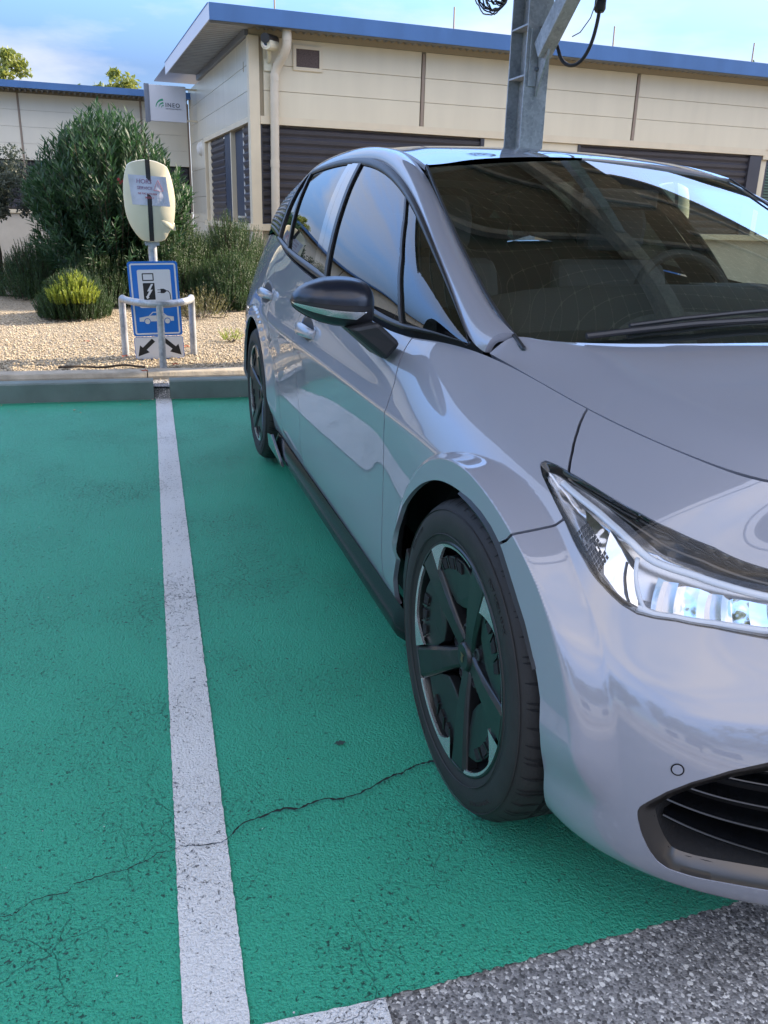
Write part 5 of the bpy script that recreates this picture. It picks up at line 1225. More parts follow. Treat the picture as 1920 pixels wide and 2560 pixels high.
for i, (a, b_) in enumerate(zip(ys[:-1], ys[1:])):
    lab = {2: 'pale concrete edging stone in front of the charger, left of the joint', 3: 'pale concrete edging stone behind the car, right of the joint'}.get(i, 'pale concrete edging stone at the gravel verge, number %d towards the right' % (i+1))
    lab = {0: 'pale concrete edging stone farthest to the left along the verge', 1: 'pale concrete edging stone second from the left end of the verge', 4: 'pale concrete edging stone hidden behind the boot of the car', 5: 'pale concrete edging stone near the second charger', 6: 'pale concrete edging stone farthest to the right along the verge'}.get(i, lab)
    block('edging_stone', -.55, -.36, a+.004, b_-.004, .128, 'kerb', lab, 'edging stone', rb=.03, group='pale edging stones along the gravel', seed=20+i)
# gravel bed, gently uneven
nx, ny = 60, 90; V = []
for i in range(nx+1):
    for j in range(ny+1):
        x = -.52-(i/nx)**1.6*22; y = -26+j/ny*52; y = 26*((j/ny*2-1)**3*.5+(j/ny*2-1)*.5)
        z = .098+.012*math.sin(x*2.1+y*1.3)+.010*math.sin(y*3.7-x)+rnd.uniform(0, .006)+(.03*(1-math.exp((x+.6)*1.0)))
        V.append(bay(x, y, z))
F = [[i*(ny+1)+j, (i+1)*(ny+1)+j, (i+1)*(ny+1)+j+1, i*(ny+1)+j+1] for i in range(nx) for j in range(ny)]
o = rawmesh('gravel_bed', V, F, 'gravel', None, True); tag(o, kind='structure')
# loose pebbles
def pebbles(name, spots, label):
    V = []; F = []; dirs = [(1, 0, 0), (-1, 0, 0), (0, 1, 0), (0, -1, 0), (0, 0, 1), (0, 0, -1)]; fs = [(0, 2, 4), (2, 1, 4), (1, 3, 4), (3, 0, 4), (2, 0, 5), (1, 2, 5), (3, 1, 5), (0, 3, 5)]
    for x, y, z, s in spots:
        b0 = len(V); a = rnd.uniform(0, PI); c, q = math.cos(a), math.sin(a); sc = (s*rnd.uniform(.8, 1.4), s*rnd.uniform(.6, 1), s*rnd.uniform(.5, .8))
        for d in dirs:
            p = [d[k]*sc[k]*rnd.uniform(.8, 1.15) for k in range(3)]; V.append((x+p[0]*c-p[1]*q, y+p[0]*q+p[1]*c, z+p[2]+s*.2))
        F += [[b0+i for i in f] for f in fs]
    o = rawmesh(name, V, F, 'pebble', None, True); tag(o, label, 'gravel', kind='stuff')
sp = []
for _ in range(15000):
    x = -.50-rnd.random()**1.7*3.6; y = rnd.uniform(-1.9, 1.2) if x > -1.2 else rnd.uniform(-2.6, 1.4); sp.append((*bay(x, y)[:2], .105+.012*math.sin(x*2.1+y*1.3)+.010*math.sin(y*3.7-x)+(.03*(1-math.exp((x+.6)*1.0))), rnd.uniform(.006, .0125)))
pebbles('loose_pebbles', sp, 'pale beige pebbles lying over the gravel verge')
sp = []
for _ in range(420):
    x = -.36+rnd.random()**2*.20; y = rnd.uniform(-1.9, 1.3); sp.append((*bay(x, y)[:2], .077, rnd.uniform(.004, .010)))
for _ in range(34): sp.append((*bay(-.035+rnd.random()**2*.35, rnd.uniform(-1.4, .6))[:2], .002, rnd.uniform(.003, .008)))
pebbles('stray_pebbles', sp, 'stray pale pebbles scattered on the tarmac by the kerb')
for (x, y, s, lab) in ((-.66, -.72, .05, 'flat dark plant strip lying on the gravel by the edging'), ):
    b = MB(); b.tube([bay(x+.02*math.sin(k*1.3), y+k*.055, .125+.006*math.sin(k)) for k in range(12)], .009, 6); o = b.build('fallen_twig', 'bark'); tag(o, 'long dark twig lying on the gravel beside the pale edging', 'twig')
labs = ['rust-red fallen leaf on the gravel at the far left', 'rust-red fallen leaf against the left leg of the hoop guard', 'rust-red fallen leaf just right of the middle guard leg', 'rust-red fallen leaf on the joint of the edging stones', 'rust-red fallen leaf on the gravel right of the sign', 'rust-red fallen leaf farther back on the gravel']
for (px, py, lab) in zip((-2.62, -1.08, -.66, -.44, -1.55, -1.9), (-1.62, -.27, .10, -.12, .22, -.6), labs):
    b = MB(); c = bay(px, py, .135 if px < -.5 else .128); q = [(c[0]+.032*math.cos(t)*(1 if k % 2 else .45), c[1]+.032*math.sin(t)*(1 if k % 2 else .45), c[2]+.008*math.sin(3*t)) for k, t in enumerate(np.linspace(0, 2*PI, 10, endpoint=False))]
    b.add(q+[(c[0], c[1], c[2]+.003)], [(k, (k+1) % 10, 10) for k in range(10)]); o = b.build('fallen_leaf', 'fallen'); tag(o, lab, 'leaf', 'fallen leaves on the gravel')
# ------------------------------------------------------------------ building helpers
BC = (-11.585, .38); BA = R(93.5)
def bempty(name, label, cat): return tag(empty(name, (BC[0], BC[1], 0), BA), label, cat)
hall = bempty('office_hall', 'cream clad single-storey hall with blue fascia and dark louvred shutters, behind the car', 'building')
SPLIT = ('jamb', 'shutter_frame', 'wall_panel', 'head_trim', 'window_bay', 'wall_core', 'soffit', 'window_frame', 'corner_post', 'sign_bracket')
def part(name, mat, fn, par=None, **kw):
    b = MB(); fn(b)
    if name in SPLIT and len(b.v) > 8 and len(b.v) % 8 == 0 and len(b.f) == len(b.v)//8*6:
        for k in range(len(b.v)//8):
            q = MB(); q.add(b.v[k*8:k*8+8], [[i-k*8 for i in f] for f in b.f[k*6:k*6+6]]); o = q.build(name, mat, par or hall, **kw)
        return o
    return b.build(name, mat, par or hall, **kw)
# local frame: x along the front, y into the building
ZT, Z2, Z1 = 3.53, 2.52, 1.02
W = 26.0
part('plinth', 'base', lambda b: b.box(.055, .05, -.1, W, .35, Z1-.04))
part('plinth', 'base', lambda b: b.box(.05, .352, -.1, .35, 6.3, Z1-.04))
part('window_ledge', 'trim', lambda b: b.box(-.06, -.045, Z1-.045, W, .30, Z1+.045))
part('window_ledge', 'trim', lambda b: b.box(-.06, .302, Z1-.045, .30, 4.3, Z1+.045))
# upper cladding: separate boards so every joint is a real groove
jx = [.16, 2.62, 6.44, 10.26, 14.1, 17.9, 21.7, 25.5]
rows = [Z2, 2.855, 3.185, 3.53]
for a, b_ in zip(jx[:-1], jx[1:]):
    bd = MB()
    for z0, z1 in zip(rows[:-1], rows[1:]): bd.box(a+.035, .0, z0+.0025, b_-.035, .05, z1-.0025)
    bd.build('cladding_board', 'wall', hall, bevel=.003)
    part('cover_strip', 'jointv', lambda b: b.box(b_-.022, -.012, Z2+.01, b_+.022, .03, ZT-.03))
part('wall_core', 'joint', lambda b: b.box(.03, .03, Z2, W, .3, ZT))
part('head_trim', 'trim', lambda b: (b.box(.135, -.02, Z2-.10, 9.28, .30, Z2+.004), b.box(9.283, .02, Z2-.16, W, .30, Z2+.003)))
part('corner_post', 'trim', lambda b: (b.box(-.02, -.03, -.1, .13, .12, ZT)), bevel=.006)
# side wall boards
ry = [.12, 1.0, 2.0, 3.0, 4.0, 5.0, 6.2]
for a, b_ in zip(ry[:-1], ry[1:]):
    bd = MB()
    for z0, z1 in zip(rows[:-1], rows[1:]): bd.box(.0, a+.002, z0+.0025, .05, b_-.002, z1-.0025)
    bd.build('cladding_board', 'wallside', hall, bevel=.003)
bd = MB()
for a, b_ in ((4.35, 5.25), (5.25, 6.2)):
    for z0, z1 in ((.0, .5), (.5, 1.02), (1.02, 1.5), (1.5, 2.0), (2.0, 2.52)): bd.box(.0, a+.002, z0+.0025, .05, b_-.002, z1-.0025)
bd.build('cladding_board', 'wallside', hall, bevel=.003)
part('wall_core', 'joint', lambda b: (b.box(.03, .30, Z2, .30, 6.2, ZT), b.box(.03, 4.35, -.1, .3, 6.2, Z2)))
part('head_trim', 'trim', lambda b: b.box(-.012, .13, Z2-.075, .06, 4.35, Z2-.002))
part('jamb', 'trim', lambda b: (b.box(-.008, 4.25, Z1, .20, 4.345, Z2-.08), b.box(.04, 3.86, Z1+.046, .20, 4.20, Z2-.08), b.box(.02, 1.72, Z1+.046, .14, 1.79, Z2-.08)))
# louvred shutters
def louvre(name, x0, x1, y, z0, z1, par, pitch=.118, axis='x'):
    b = MB(); n = int(round((z1-z0)/pitch)); p = (z1-z0)/n; vs = []; L2 = []
    for i in range(n):
        z = z0+i*p
        for dz, dy in ((0, .0), (.25*p, -.022), (.62*p, -.030), (.80*p, -.006), (.86*p, .004)): L2.append((y+dy, z+dz))
    L2.append((y, z1)); m = len(L2)
    for xx in (x0, x1):
        for yy, zz in L2: vs.append((xx, yy, zz) if axis == 'x' else (yy, xx, zz))
    b.add(vs, [(i, i+1, m+i+1, m+i) for i in range(m-1)]); return b.build(name, 'louvre', par)
part('window_bay', 'blackpl', lambda b: (b.box(.135, .12, Z1+.05, 3.70, .2, Z2-.105), b.box(5.42, .12, Z1+.05, 9.27, .2, Z2-.105)))
louvre('louvre_shutter', .16, 3.64, .06, Z1+.05, Z2-.11, hall); louvre('louvre_shutter', 5.46, 8.98, .06, Z1+.05, Z2-.11, hall)
part('shutter_frame', 'louvre', lambda b: (b.box(8.98, .0, Z1+.05, 9.24, .08, Z2-.11), b.box(3.64, .0, Z1+.05, 3.70, .08, Z2-.11), b.box(.135, .0, Z1+.05, .16, .08, Z2-.11), b.box(5.42, .0, Z1+.05, 5.46, .08, Z2-.11)))
part('wall_panel', 'wall', lambda b: (b.box(3.705, .02, Z1+.05, 5.415, .1, Z2-.105), b.box(9.285, .07, Z1+.05, 9.42, .14, Z2-.165)))
gw = part('office_window', 'greenwin', lambda b: b.box(9.46, .10, Z1+.06, 12.6, .11, Z2-.17)); part('window_frame', 'louvre', lambda b: (b.box(9.42, .07, Z1+.05, 9.46, .14, Z2-.165), b.box(12.6, .07, Z1+.05, 12.66, .14, Z2-.165)), gw)
part('blind', 'alu', lambda b: [b.box(9.5, .18, Z1+.1+i*.05, 12.6, .20, Z1+.125+i*.05) for i in range(26)], gw)
part('wall_panel', 'wall', lambda b: b.box(12.66, .07, Z1+.05, W, .14, Z2-.165))
# side windows: shutter, dark opening with rolled shutter, shutter
part('window_bay', 'blackpl', lambda b: b.box(.16, .14, Z1+.05, .22, 4.22, Z2-.08))
louvre('louvre_shutter', .14, .80, .06, Z1+.05, Z2-.08, hall, axis='y'); louvre('louvre_shutter', 2.45, 3.85, .06, Z1+.05, Z2-.08, hall, axis='y')
part('roller_shutter', 'shutter', lambda b: (b.box(.09, .95, Z1+.05, .12, 1.70, Z2-.09), b.box(.04, 1.80, Z1+.05, .10, 2.42, Z2-.08)))
part('jamb', 'whitepl', lambda b: (b.box(.05, .83, Z1+.05, .10, .88, Z2-.09), b.box(-.03, .78, Z1+.12, .12, 1.02, Z1+.15)))
# roof, fascia, soffit
RO = -.42; RX = -.60; ZF0, ZF1 = 3.585, 3.79
part('roof', 'alu', lambda b: b.box(RX+.02, RO+.02, ZF1-.03, W, 7.0, ZF1-.012))
part('fascia', 'blue', lambda b: b.box(RX, RO, ZF0, W, RO+.016, ZF1), bevel=.003)
part('fascia', 'panel', lambda b: b.box(RX, RO+.019, ZF0+.01, RX+.016, 4.75, ZF1-.002))
part('fascia', 'blue', lambda b: b.box(RX-.006, RO+.10, ZF1, RX+.02, 4.75, ZF1+.012))
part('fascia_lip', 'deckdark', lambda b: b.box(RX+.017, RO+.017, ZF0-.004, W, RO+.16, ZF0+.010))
def corr(b, x0, x1, y0, y1, z, along='y', p=.10, h=.03):
    vs = []; n = int((x1-x0)/p) if along == 'y' else int((y1-y0)/p); L2 = []
    for i in range(n):
        for t, dz in ((0, 0), (.3, 0), (.42, h), (.88, h)): L2.append(((x0 if along == 'y' else y0)+(i+t)*p, z+dz))
    m = len(L2)
    for e in ((y0, y1) if along == 'y' else (x0, x1)):
        for q, zz in L2: vs.append((q, e, zz) if along == 'y' else (e, q, zz))
    b.add(vs, [(i, i+1, m+i+1, m+i) for i in range(m-1)])
part('soffit', 'deck', lambda b: corr(b, RX+.02, .0, RO+.16, 4.74, ZF0+.02, 'x', .14, .035))
part('soffit', 'deck', lambda b: corr(b, .0, W, RO+.16, .06, ZF0+.02, 'y', .11, .03))
part('rafter', 'alu', lambda b: [b.box(RX+.10+.2*i, RO+.16, ZF0+.0, RX+.112+.2*i, 4.6, ZF0+.018) for i in range(0)] or b.box(-.05, .06, ZT-.0, .06, 4.7, ZF0+.05))
part('wall_cap', 'joint', lambda b: b.box(.0, .0, ZT+.001, W, .3, ZF1-.04))
# roof rods
for i, x in enumerate((.30, 2.95, 5.68, 8.42, 11.2, 14)):
    o = part('roof_rod', 'jointv', lambda b: b.tube([(x, -.3, ZF1-.02), (x-.005, -.3, ZF1+.30)], .012, 6))
# vent
vt = part('wall_vent', 'trim', lambda b: (b.box(.62, -.022, 3.14, .665, .0-.001, 3.46), b.box(1.005, -.022, 3.14, 1.05, -.001, 3.46), b.box(.665, -.022, 3.14, 1.005, -.001, 3.185), b.box(.665, -.022, 3.415, 1.005, -.001, 3.46)))
part('vent_mesh', 'mesh', lambda b: b.box(.665, -.008, 3.185, 1.005, -.002, 3.415), vt)
# hole plate on the side wall
part('cable_outlet', 'joint', lambda b: b.box(-.004, .42, 3.13, .0, .46, 3.26))
# downpipe (its own thing)
dp = tag(empty('downpipe', (BC[0], BC[1], 0), BA), 'beige plastic rainwater downpipe with an elbow at the hall corner', 'downpipe')
def pipe(b):
    b.smooth = True
    pts = [(.47, -.27, 3.60), (.47, -.27, 3.44), (.465, -.26, 3.37), (.43, -.19, 3.27), (.375, -.10, 3.17), (.345, -.065, 3.08), (.335, -.06, 2.95), (.31, -.06, 0.)]
    b.tube(pts, .062, 20)
pb = MB(); pipe(pb); pb.build('pipe', 'pipe', dp)
for z, x, y in ((3.50, .47, -.27), (3.02, .338, -.06), (1.9, .325, -.06)):
    cb = MB(); cb.lathe([(.06, -.05), (.067, -.05), (.067, .05), (.06, .05)], 24, 'z', (x, y, z)); cb.build('collar', 'pipe', dp)
# camera on the corner
cm = tag(empty('security_camera', (BC[0], BC[1], 0), BA), 'cream bullet camera with dark hood under the eaves beside the downpipe', 'camera')
b = MB(); b.smooth = True; b.tube([(.16, -.34, 3.385), (.24, -.22, 3.395), (.34, -.10, 3.405)], .072, 18); b.build('camera_body', 'housing', cm)
b = MB(); b.smooth = True; b.tube([(.14, -.375, 3.445), (.23, -.22, 3.465), (.35, -.08, 3.475)], .062, 16); b.build('sun_hood', 'blackpl', cm)
b = MB(); b.lathe([(0, -.004), (.028, -.004), (.03, 0), (.045, 0), (.046, .006)], 24, 'y', (.158, -.345, 3.385)); b.mi = [0 if i % 4 < 1 else 1 for i in range(len(b.f))]; b.build('lens', ['gloss', 'whitepl'], cm)
b = MB(); b.smooth = True; b.tube([(.24, -.16, 3.34), (.26, -.10, 3.28), (.27, -.03, 3.22)], .032, 12); b.box(.20, -.03, 3.10, .31, -.002, 3.25); b.build('bracket', 'housing', cm)
# round wall lamp on the side wall
wl_ = MB(); wl_.lathe([(0, -.09), (.06, -.08), (.11, -.05), (.13, 0)], 24, 'x', (0, 4.75, 2.36)); o = wl_.build('wall_lamp', 'whitepl'); o.location = (BC[0], BC[1], 0); o.rotation_euler = (0, 0, BA); tag(o, 'round white bulkhead lamp on the side wall near the inner corner', 'lamp')
# projecting sign with lettering
sg_ = tag(empty('projecting_sign', (BC[0], BC[1], 0), BA), 'square pale blue projecting sign on the side wall above the big bush', 'sign')
YS = 5.05
b = MB(); b.box(-.885, YS, 2.83, -.205, YS+.11, 3.455); b.build('sign_panel', 'panel', sg_, bevel=.004)
b = MB(); b.box(-.905, YS-.004, 2.82, -.886, YS+.13, 3.465); b.box(-.97, YS+.02, 2.81, -.9055, YS+.12, 3.47); b.build('sign_edge', 'alu', sg_)
part('sign_bracket', 'trim', lambda b: (b.box(-.204, YS+.03, 3.40, .0, YS+.06, 3.43), b.box(-.204, YS+.03, 2.85, .0, YS+.06, 2.88)), sg_)
def put_text(s, size, x, z, y, mat, par, bold=0., spacing=1., name='lettering', align='LEFT', extrude=.0012):
    vs, fs = text_mesh(s, size, bold, extrude, align, spacing); b = MB(); b.add([(x+p[0], y-.0015-p[2], z+p[1]) for p in vs], fs); return b.build(name, mat, par)
put_text('INEO', .100, -.600, 3.085, YS, 'lgrey', sg_, .002, 1.25)
put_text('UNE MARQUE D\'EQUANS', .026, -.600, 3.045, YS, 'lgrey', sg_, 0, 1.0)
b = MB()
for k, (r0, r1, a0, a1, cx, cz) in enumerate(((.115, .155, 95, 178, -.625, 3.07), (.07, .10, 95, 178, -.625, 3.065), (.035, .055, 95, 178, -.625, 3.062))):
    n = 10; A = [R(a0+(a1-a0)*i/n) for i in range(n+1)]; vs = [(cx+r1*math.cos(t)*1.0, YS-.002, cz+r1*math.sin(t)) for t in A]+[(cx+(r0+(r1-r0)*(i/n)*.75)*math.cos(t), YS-.002, cz+(r0+(r1-r0)*(i/n)*.75)*math.sin(t)) for i, t in enumerate(A)]
    b.add(vs, [(i, i+1, n+2+i, n+1+i) for i in range(n)])
b.build('emblem', 'lgreen', sg_)
# ------------------------------------------------------------------ the wing on the left
wing = bempty('office_wing', 'long cream wing with bright blue roof edge behind the oleander', 'building')
Y0 = 6.4
def wp_(name, mat, fn, par=None, **kw): b = MB(); fn(b); return b.build(name, mat, par or wing, **kw)
zr = [1.16, 2.1, 2.4, 2.7, 3.0, 3.30]
wp_('plinth', 'base', lambda b: b.box(-24, Y0+.02, -.1, 0, Y0+.3, 1.10)); wp_('window_ledge', 'trim', lambda b: b.box(-24, Y0-.04, 1.10, 0, Y0+.3, 1.17))
jx2 = [-24, -21, -18, -15, -12, -9, -5.55, -3.246, -.941, -.0]
for a, b_ in zip(jx2[:-1], jx2[1:]):
    bd = MB()
    for z0, z1 in zip(zr[1:-1], zr[2:]): bd.box(a+.02, Y0, z0+.002, b_-.02, Y0+.05, z1-.002)
    bd.build('cladding_board', 'wallwing', wing); wp_('cover_strip', 'jointv', lambda b: b.box(b_-.02, Y0-.012, 1.2, b_+.015, Y0+.03, 3.30))
wp_('wall_core', 'joint', lambda b: b.box(-24, Y0+.03, 2.1, 0, Y0+.3, 3.42))
wp_('window_bay', 'blackpl', lambda b: b.box(-24, Y0+.15, 1.17, 0, Y0+.2, 2.1))
for a, b_ in zip(jx2[:-1], jx2[1:]): louvre('louvre_shutter', a+.05, b_-.05, Y0+.08, 1.18, 2.08, wing, .10)
wp_('fascia', 'blue', lambda b: b.box(-24, Y0-.52, 3.335, .0, Y0-.50, 3.455)); wp_('roof', 'alu', lambda b: b.box(-24, Y0-.5, 3.42, 0, Y0+8, 3.44))
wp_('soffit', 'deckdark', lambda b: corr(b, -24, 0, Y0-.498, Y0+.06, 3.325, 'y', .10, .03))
# ------------------------------------------------------------------ charger, sign, hoop guard
def rrect(y0, z0, y1, z1, r, n=5):
    out = []
    for cx, cz, a in ((y1-r, z1-r, 0), (y0+r, z1-r, 90), (y0+r, z0+r, 180), (y1-r, z0+r, 270)):
        for i in range(n+1):
            t = R(a+90*i/n); out.append((cx+r*math.cos(t), cz+r*math.sin(t)))
    return out
def charger(loc, label):
    e = tag(empty('charging_point', loc), label, 'charger', 'charging points between the bays')
    U_ = .000343
    raw = [(290, 190), (268, 260), (245, 340), (222, 460), (210, 560), (207, 680), (212, 800), (240, 1060), (262, 1170), (290, 1270), (335, 1380), (380, 1470), (470, 1600), (575, 1720), (630, 1745), (700, 1762), (850, 1772), (1000, 1762), (1085, 1745), (1135, 1670), (1180, 1580), (1245, 1480), (1275, 1390), (1290, 1290), (1300, 1120), (1302, 1000), (1298, 880), (1270, 700), (1215, 480), (1170, 350), (1120, 235), (1050, 190), (900, 130), (740, 100), (600, 100), (430, 135)]
    raw = [(x-(y-935)*.075, y) for x, y in raw]
    O = [((x-755)*U_, (935-y)*U_+1.275) for x, y in raw]; cy, cz = 0, 1.275; n = len(O)
    def Rth(th):
        best = 9
        for (a, b), (c, d) in zip(O, O[1:]+O[:1]):
            a, c = a-cy, c-cy; b, d = b-cz, d-cz; den = math.cos(th)*(d-b)-math.sin(th)*(c-a)
            if abs(den) < 1e-9: continue
            s = (a*(d-b)-b*(c-a))/den; t = (a*math.sin(th)-b*math.cos(th))/den
            if s > 0 and -1e-6 <= t <= 1+1e-6: best = min(best, s)
        return best
    K_ = 72; th = [2*PI*k/K_ for k in range(K_)]; rr = [Rth(t) for t in th]
    def xs(rho): return .055+.060*(1-rho**2.6)
    b = MB(); b.smooth = True; vs = [(xs(0), 0, cz)]; rings = [(q, xs(q)) for q in (.15, .3, .45, .6, .72, .82, .90, .955, .985)]+[(1.0, .040), (1.0, -.03), (.97, -.075), (.90, -.10), (.6, -.105)]
    for q, x in rings: vs += [(x, cy+q*r_*math.cos(t), cz+q*r_*math.sin(t)) for t, r_ in zip(th, rr)]
    fs = [(0, 1+k, 1+(k+1) % K_) for k in range(K_)]
    for i in range(len(rings)-1): fs += [(1+i*K_+k, 1+(i+1)*K_+k, 1+(i+1)*K_+(k+1) % K_, 1+i*K_+(k+1) % K_) for k in range(K_)]
    fs.append(tuple(range(1+(len(rings)-1)*K_, 1+len(rings)*K_))); b.add(vs, fs); hd = b.build('housing', 'housing', e, autosmooth=42)
    def front(y, z):
        r_ = math.hypot(y, z-cz); t = math.atan2(z-cz, y); return xs(min(1, r_/Rth(t))) if r_ < .999*Rth(t) else .05
    b = MB(); N_ = 40; vs = []
    for i in range(N_+1):
        z = 1.5605-(1.5605-.993)*i/N_; yc = .0+.002*(1-i/N_)
        for dy in (-.0165, -.0165, .0165, .0165): vs.append((0, yc+dy, z))
    for i in range(0, len(vs), 4):
        y0_, z_ = vs[i][1], vs[i][2]
        fx = front(y0_+.016, z_)+.003
        for k, dx in enumerate((-.02, 0, 0, -.02)): vs[i+k] = (fx+dx, vs[i+k][1], z_)
    b.add(vs, [(i*4+k, i*4+k+1, (i+1)*4+k+1, (i+1)*4+k) for i in range(N_) for k in range(3)]); b.build('centre_strip', 'blackpl', hd)
    b = MB(); b.smooth = True; sec = []
    for i in range(9):
        t = i/8; y = .078+.100*t; z = 1.142-.045*t; r_ = .036*math.sin(PI*(.18+.60*t))**.5; sec.append([(front(y, z)-.010+r_*.42*math.sin(a), y-.4*r_*math.cos(a)*.4, z+r_*math.cos(a)) for a in np.linspace(0, PI, 9)])
    b.add([p for s in sec for p in s], [(i*9+k, i*9+k+1, (i+1)*9+k+1, (i+1)*9+k) for i in range(8) for k in range(8)]+[tuple(range(72, 81)), tuple(range(9))]); b.build('socket_cover', 'housing', hd, autosmooth=50)
    b = MB(); b.tube([(-.03, .003, .10), (-.03, .003, 1.0)], .032, 22); b.box(-.045, -.05, .96, .0, .056, .999); b.build('pole', 'galv', e)
    b = MB(); b.box(-.12, -.09, .10, .06, .095, .135); b.build('base_plate', 'galv', e, bevel=.003)
    return e, hd, front
ch, hd, frontf = charger((-5.45, -1.278, 0), 'cream pod-shaped charging point on a steel pole with a handwritten notice taped to it')
# notice in a plastic sleeve
b = MB(); b.smooth = True; nx, ny = 22, 18; vs = []
for i in range(nx+1):
    for j in range(ny+1):
        s, t = i/nx, j/ny; y = -.142+.268*s+.020*t*1.; z = 1.455-.205*t-.010*s
        x = max(frontf(y, z), .095)+.0035+.0035*math.sin(s*19+t*3)*max(0, t-.55)*2+.002*math.sin(s*9-t*7)*s+(.012*max(0, s-.85)*max(0, t-.2)*6)
        vs.append((x, y, z))
b.add(vs, [(i*(ny+1)+j, (i+1)*(ny+1)+j, (i+1)*(ny+1)+j+1, i*(ny+1)+j+1) for i in range(nx) for j in range(ny)])
nt_ = b.build('notice', 'paper'); nt_.location = (-5.45, -1.278, 0); tag(nt_, 'crumpled white paper notice with red handwriting taped across the cream charging point', 'notice')
def surf_text(s, size, y0, z0, mat, slant=.1, bold=.0001):
    vs, fs = text_mesh(s, size, bold, .0003); q = []
    for X_, Y_, Z_ in vs:
        y = y0+X_+Y_*slant; z = z0+Y_-X_*.04; t = (1.455-z)/.205; s_ = (y+.142-.02*t)/.268
        x = max(frontf(y, z), .095)+.0060+.0035*math.sin(s_*19+t*3)*max(0, t-.55)*2+.002*math.sin(s_*9-t*7)*s_
        q.append((x+Z_, y, z))
    b = MB(); b.add(q, fs); return b.build('lettering', mat, nt_)
surf_text('HORS', .042, -.088, 1.398, 'ink2'); surf_text('SERVICE', .030, -.084, 1.357, 'ink2'); surf_text('NE PAS UTILISER', .0185, -.080, 1.322, 'ink'); surf_text('MERCI', .022, -.030, 1.293, 'ink')
b = MB(); T_ = [(.034, 1.350), (.100, 1.346), (.066, 1.420)]; 
for a, c in zip(T_, T_[1:]+T_[:1]):
    P_ = [(max(frontf(a[0]+(c[0]-a[0])*k/6, a[1]+(c[1]-a[1])*k/6), .095)+.0075, a[0]+(c[0]-a[0])*k/6, a[1]+(c[1]-a[1])*k/6) for k in range(7)]; b.tube(P_, .0014, 5)
b.tube([(max(frontf(.067, 1.40), .095)+.0075, .067, 1.398), (max(frontf(.067, 1.37), .095)+.0075, .067, 1.370)], .0014, 5); b.build('warning_triangle', 'ink', nt_)
ch2, _, _ = charger((-5.43, 3.20, 0), 'cream pod-shaped charging point seen through the windscreen of the car')
def sign(loc, label):
    e = tag(empty('charging_sign', loc, R(0)), label, 'sign', 'blue charging bay signs')
    e.rotation_euler = (R(1.4), 0, 0)
    def plate(name, y0, z0, y1, z1, r, mat, x0, x1, par):
        b = MB(); b.prism(rrect(y0, z0, y1, z1, r), 0, x0, x1); return b.build(name, mat, par)
    pb_ = plate('blue_panel', -.185, .290, .185, .848, .022, 'signblue', -.006, .0, e)
    def flat(name, polys, mat, x, par):
        b = MB()
        for p in polys: b.prism(p, 0, x-.0004, x)
        return b.build(name, mat, par)
    def frame(y0, z0, y1, z1, r, w_, x, mat, par, name):
        A = rrect(y0, z0, y1, z1, r); B = rrect(y0+w_, z0+w_, y1-w_, z1-w_, max(.002, r-w_)); n = len(A); b = MB()
        b.add([(x, *p) for p in A]+[(x, *p) for p in B], [(i, (i+1) % n, n+(i+1) % n, n+i) for i in range(n)]); return b.build(name, mat, par)
    frame(-.170, .302, .170, .834, .018, .012, .0012, 'signwhite', pb_, 'border_line')
    wp2 = flat('white_field', [rrect(-.118, .505, .128, .788, .012)], 'signwhite', .0016, pb_)
    frame(-.084, .705, .002, .762, .006, .008, .0022, 'signblack', wp2, 'screen_symbol')
    flat('charger_symbol', [rrect(-.082, .565, .004, .690, .005)], 'signblack', .0024, wp2)
    flat('bolt_symbol', [[(-.022, .682), (-.055, .628), (-.040, .628), (-.062, .590), (-.068, .593), (-.058, .570), (-.040, .584), (-.047, .587), (-.012, .640), (-.030, .640), (-.006, .682)]], 'signwhite', .0030, wp2)
    flat('plug_symbol', [[(.045, .645), (.045, .612), (.070, .612), (.086, .622), (.086, .636), (.070, .645)], [(.022, .640), (.045, .640), (.045, .635), (.022, .635)], [(.022, .622), (.045, .622), (.045, .617), (.022, .617)], [(.086, .633), (.104, .630), (.116, .612), (.120, .565), (.114, .565), (.110, .610), (.100, .624), (.086, .626)]], 'signblack', .0024, wp2)
    car_ = [(-.130, .402), (-.130, .432), (-.060, .444), (-.028, .474), (.040, .474), (.080, .442), (.128, .434), (.128, .402), (.112, .402)]
    def wheelcut(cx): return [(cx+.025*math.cos(t), .402+.025*math.sin(t)) for t in np.linspace(0, PI, 9)]
    car_ += wheelcut(.078)[0:]+wheelcut(-.072)[0:]
    flat('car_symbol', [car_], 'signwhite', .0016, pb_)
    flat('car_symbol', [[(cx+.0195*math.cos(t), .402+.0195*math.sin(t)) for t in np.linspace(0, 2*PI, 18, endpoint=False)] for cx in (.078, -.072)], 'signwhite', .0016, pb_)
    flat('window_symbol', [[(-.050, .446), (-.024, .467), (.002, .467), (.002, .446)], [(.010, .446), (.010, .467), (.038, .467), (.062, .446)]], 'signblue', .0022, pb_)
    wl2 = plate('arrow_panel', -.185, .112, .185, .284, .020, 'signwhite', -.006, .0, e)
    frame(-.186, .111, .186, .285, .020, .004, .0006, 'signblue', wl2, 'panel_edge')
    for s_ in (-1, 1):
        a = [(.040, .268), (.058, .250), (.120, .196), (.100, .176), (.165, .142), (.145, .222), (.128, .205), (.068, .262)]
        ar = [(.052, .270), (.030, .246), (.098, .186), (.078, .165), (.165, .136), (.146, .222), (.126, .203)]
        flat('arrow_symbol', [[(s_*y, z) for y, z in ar]], 'signblack', .0012, wl2)
    b = MB()
    for z in (.20, .42, .72): b.box(-.03, -.15, z-.012, -.0065, .15, z+.012)
    b.build('sign_bracket', 'galv', e)
    return e
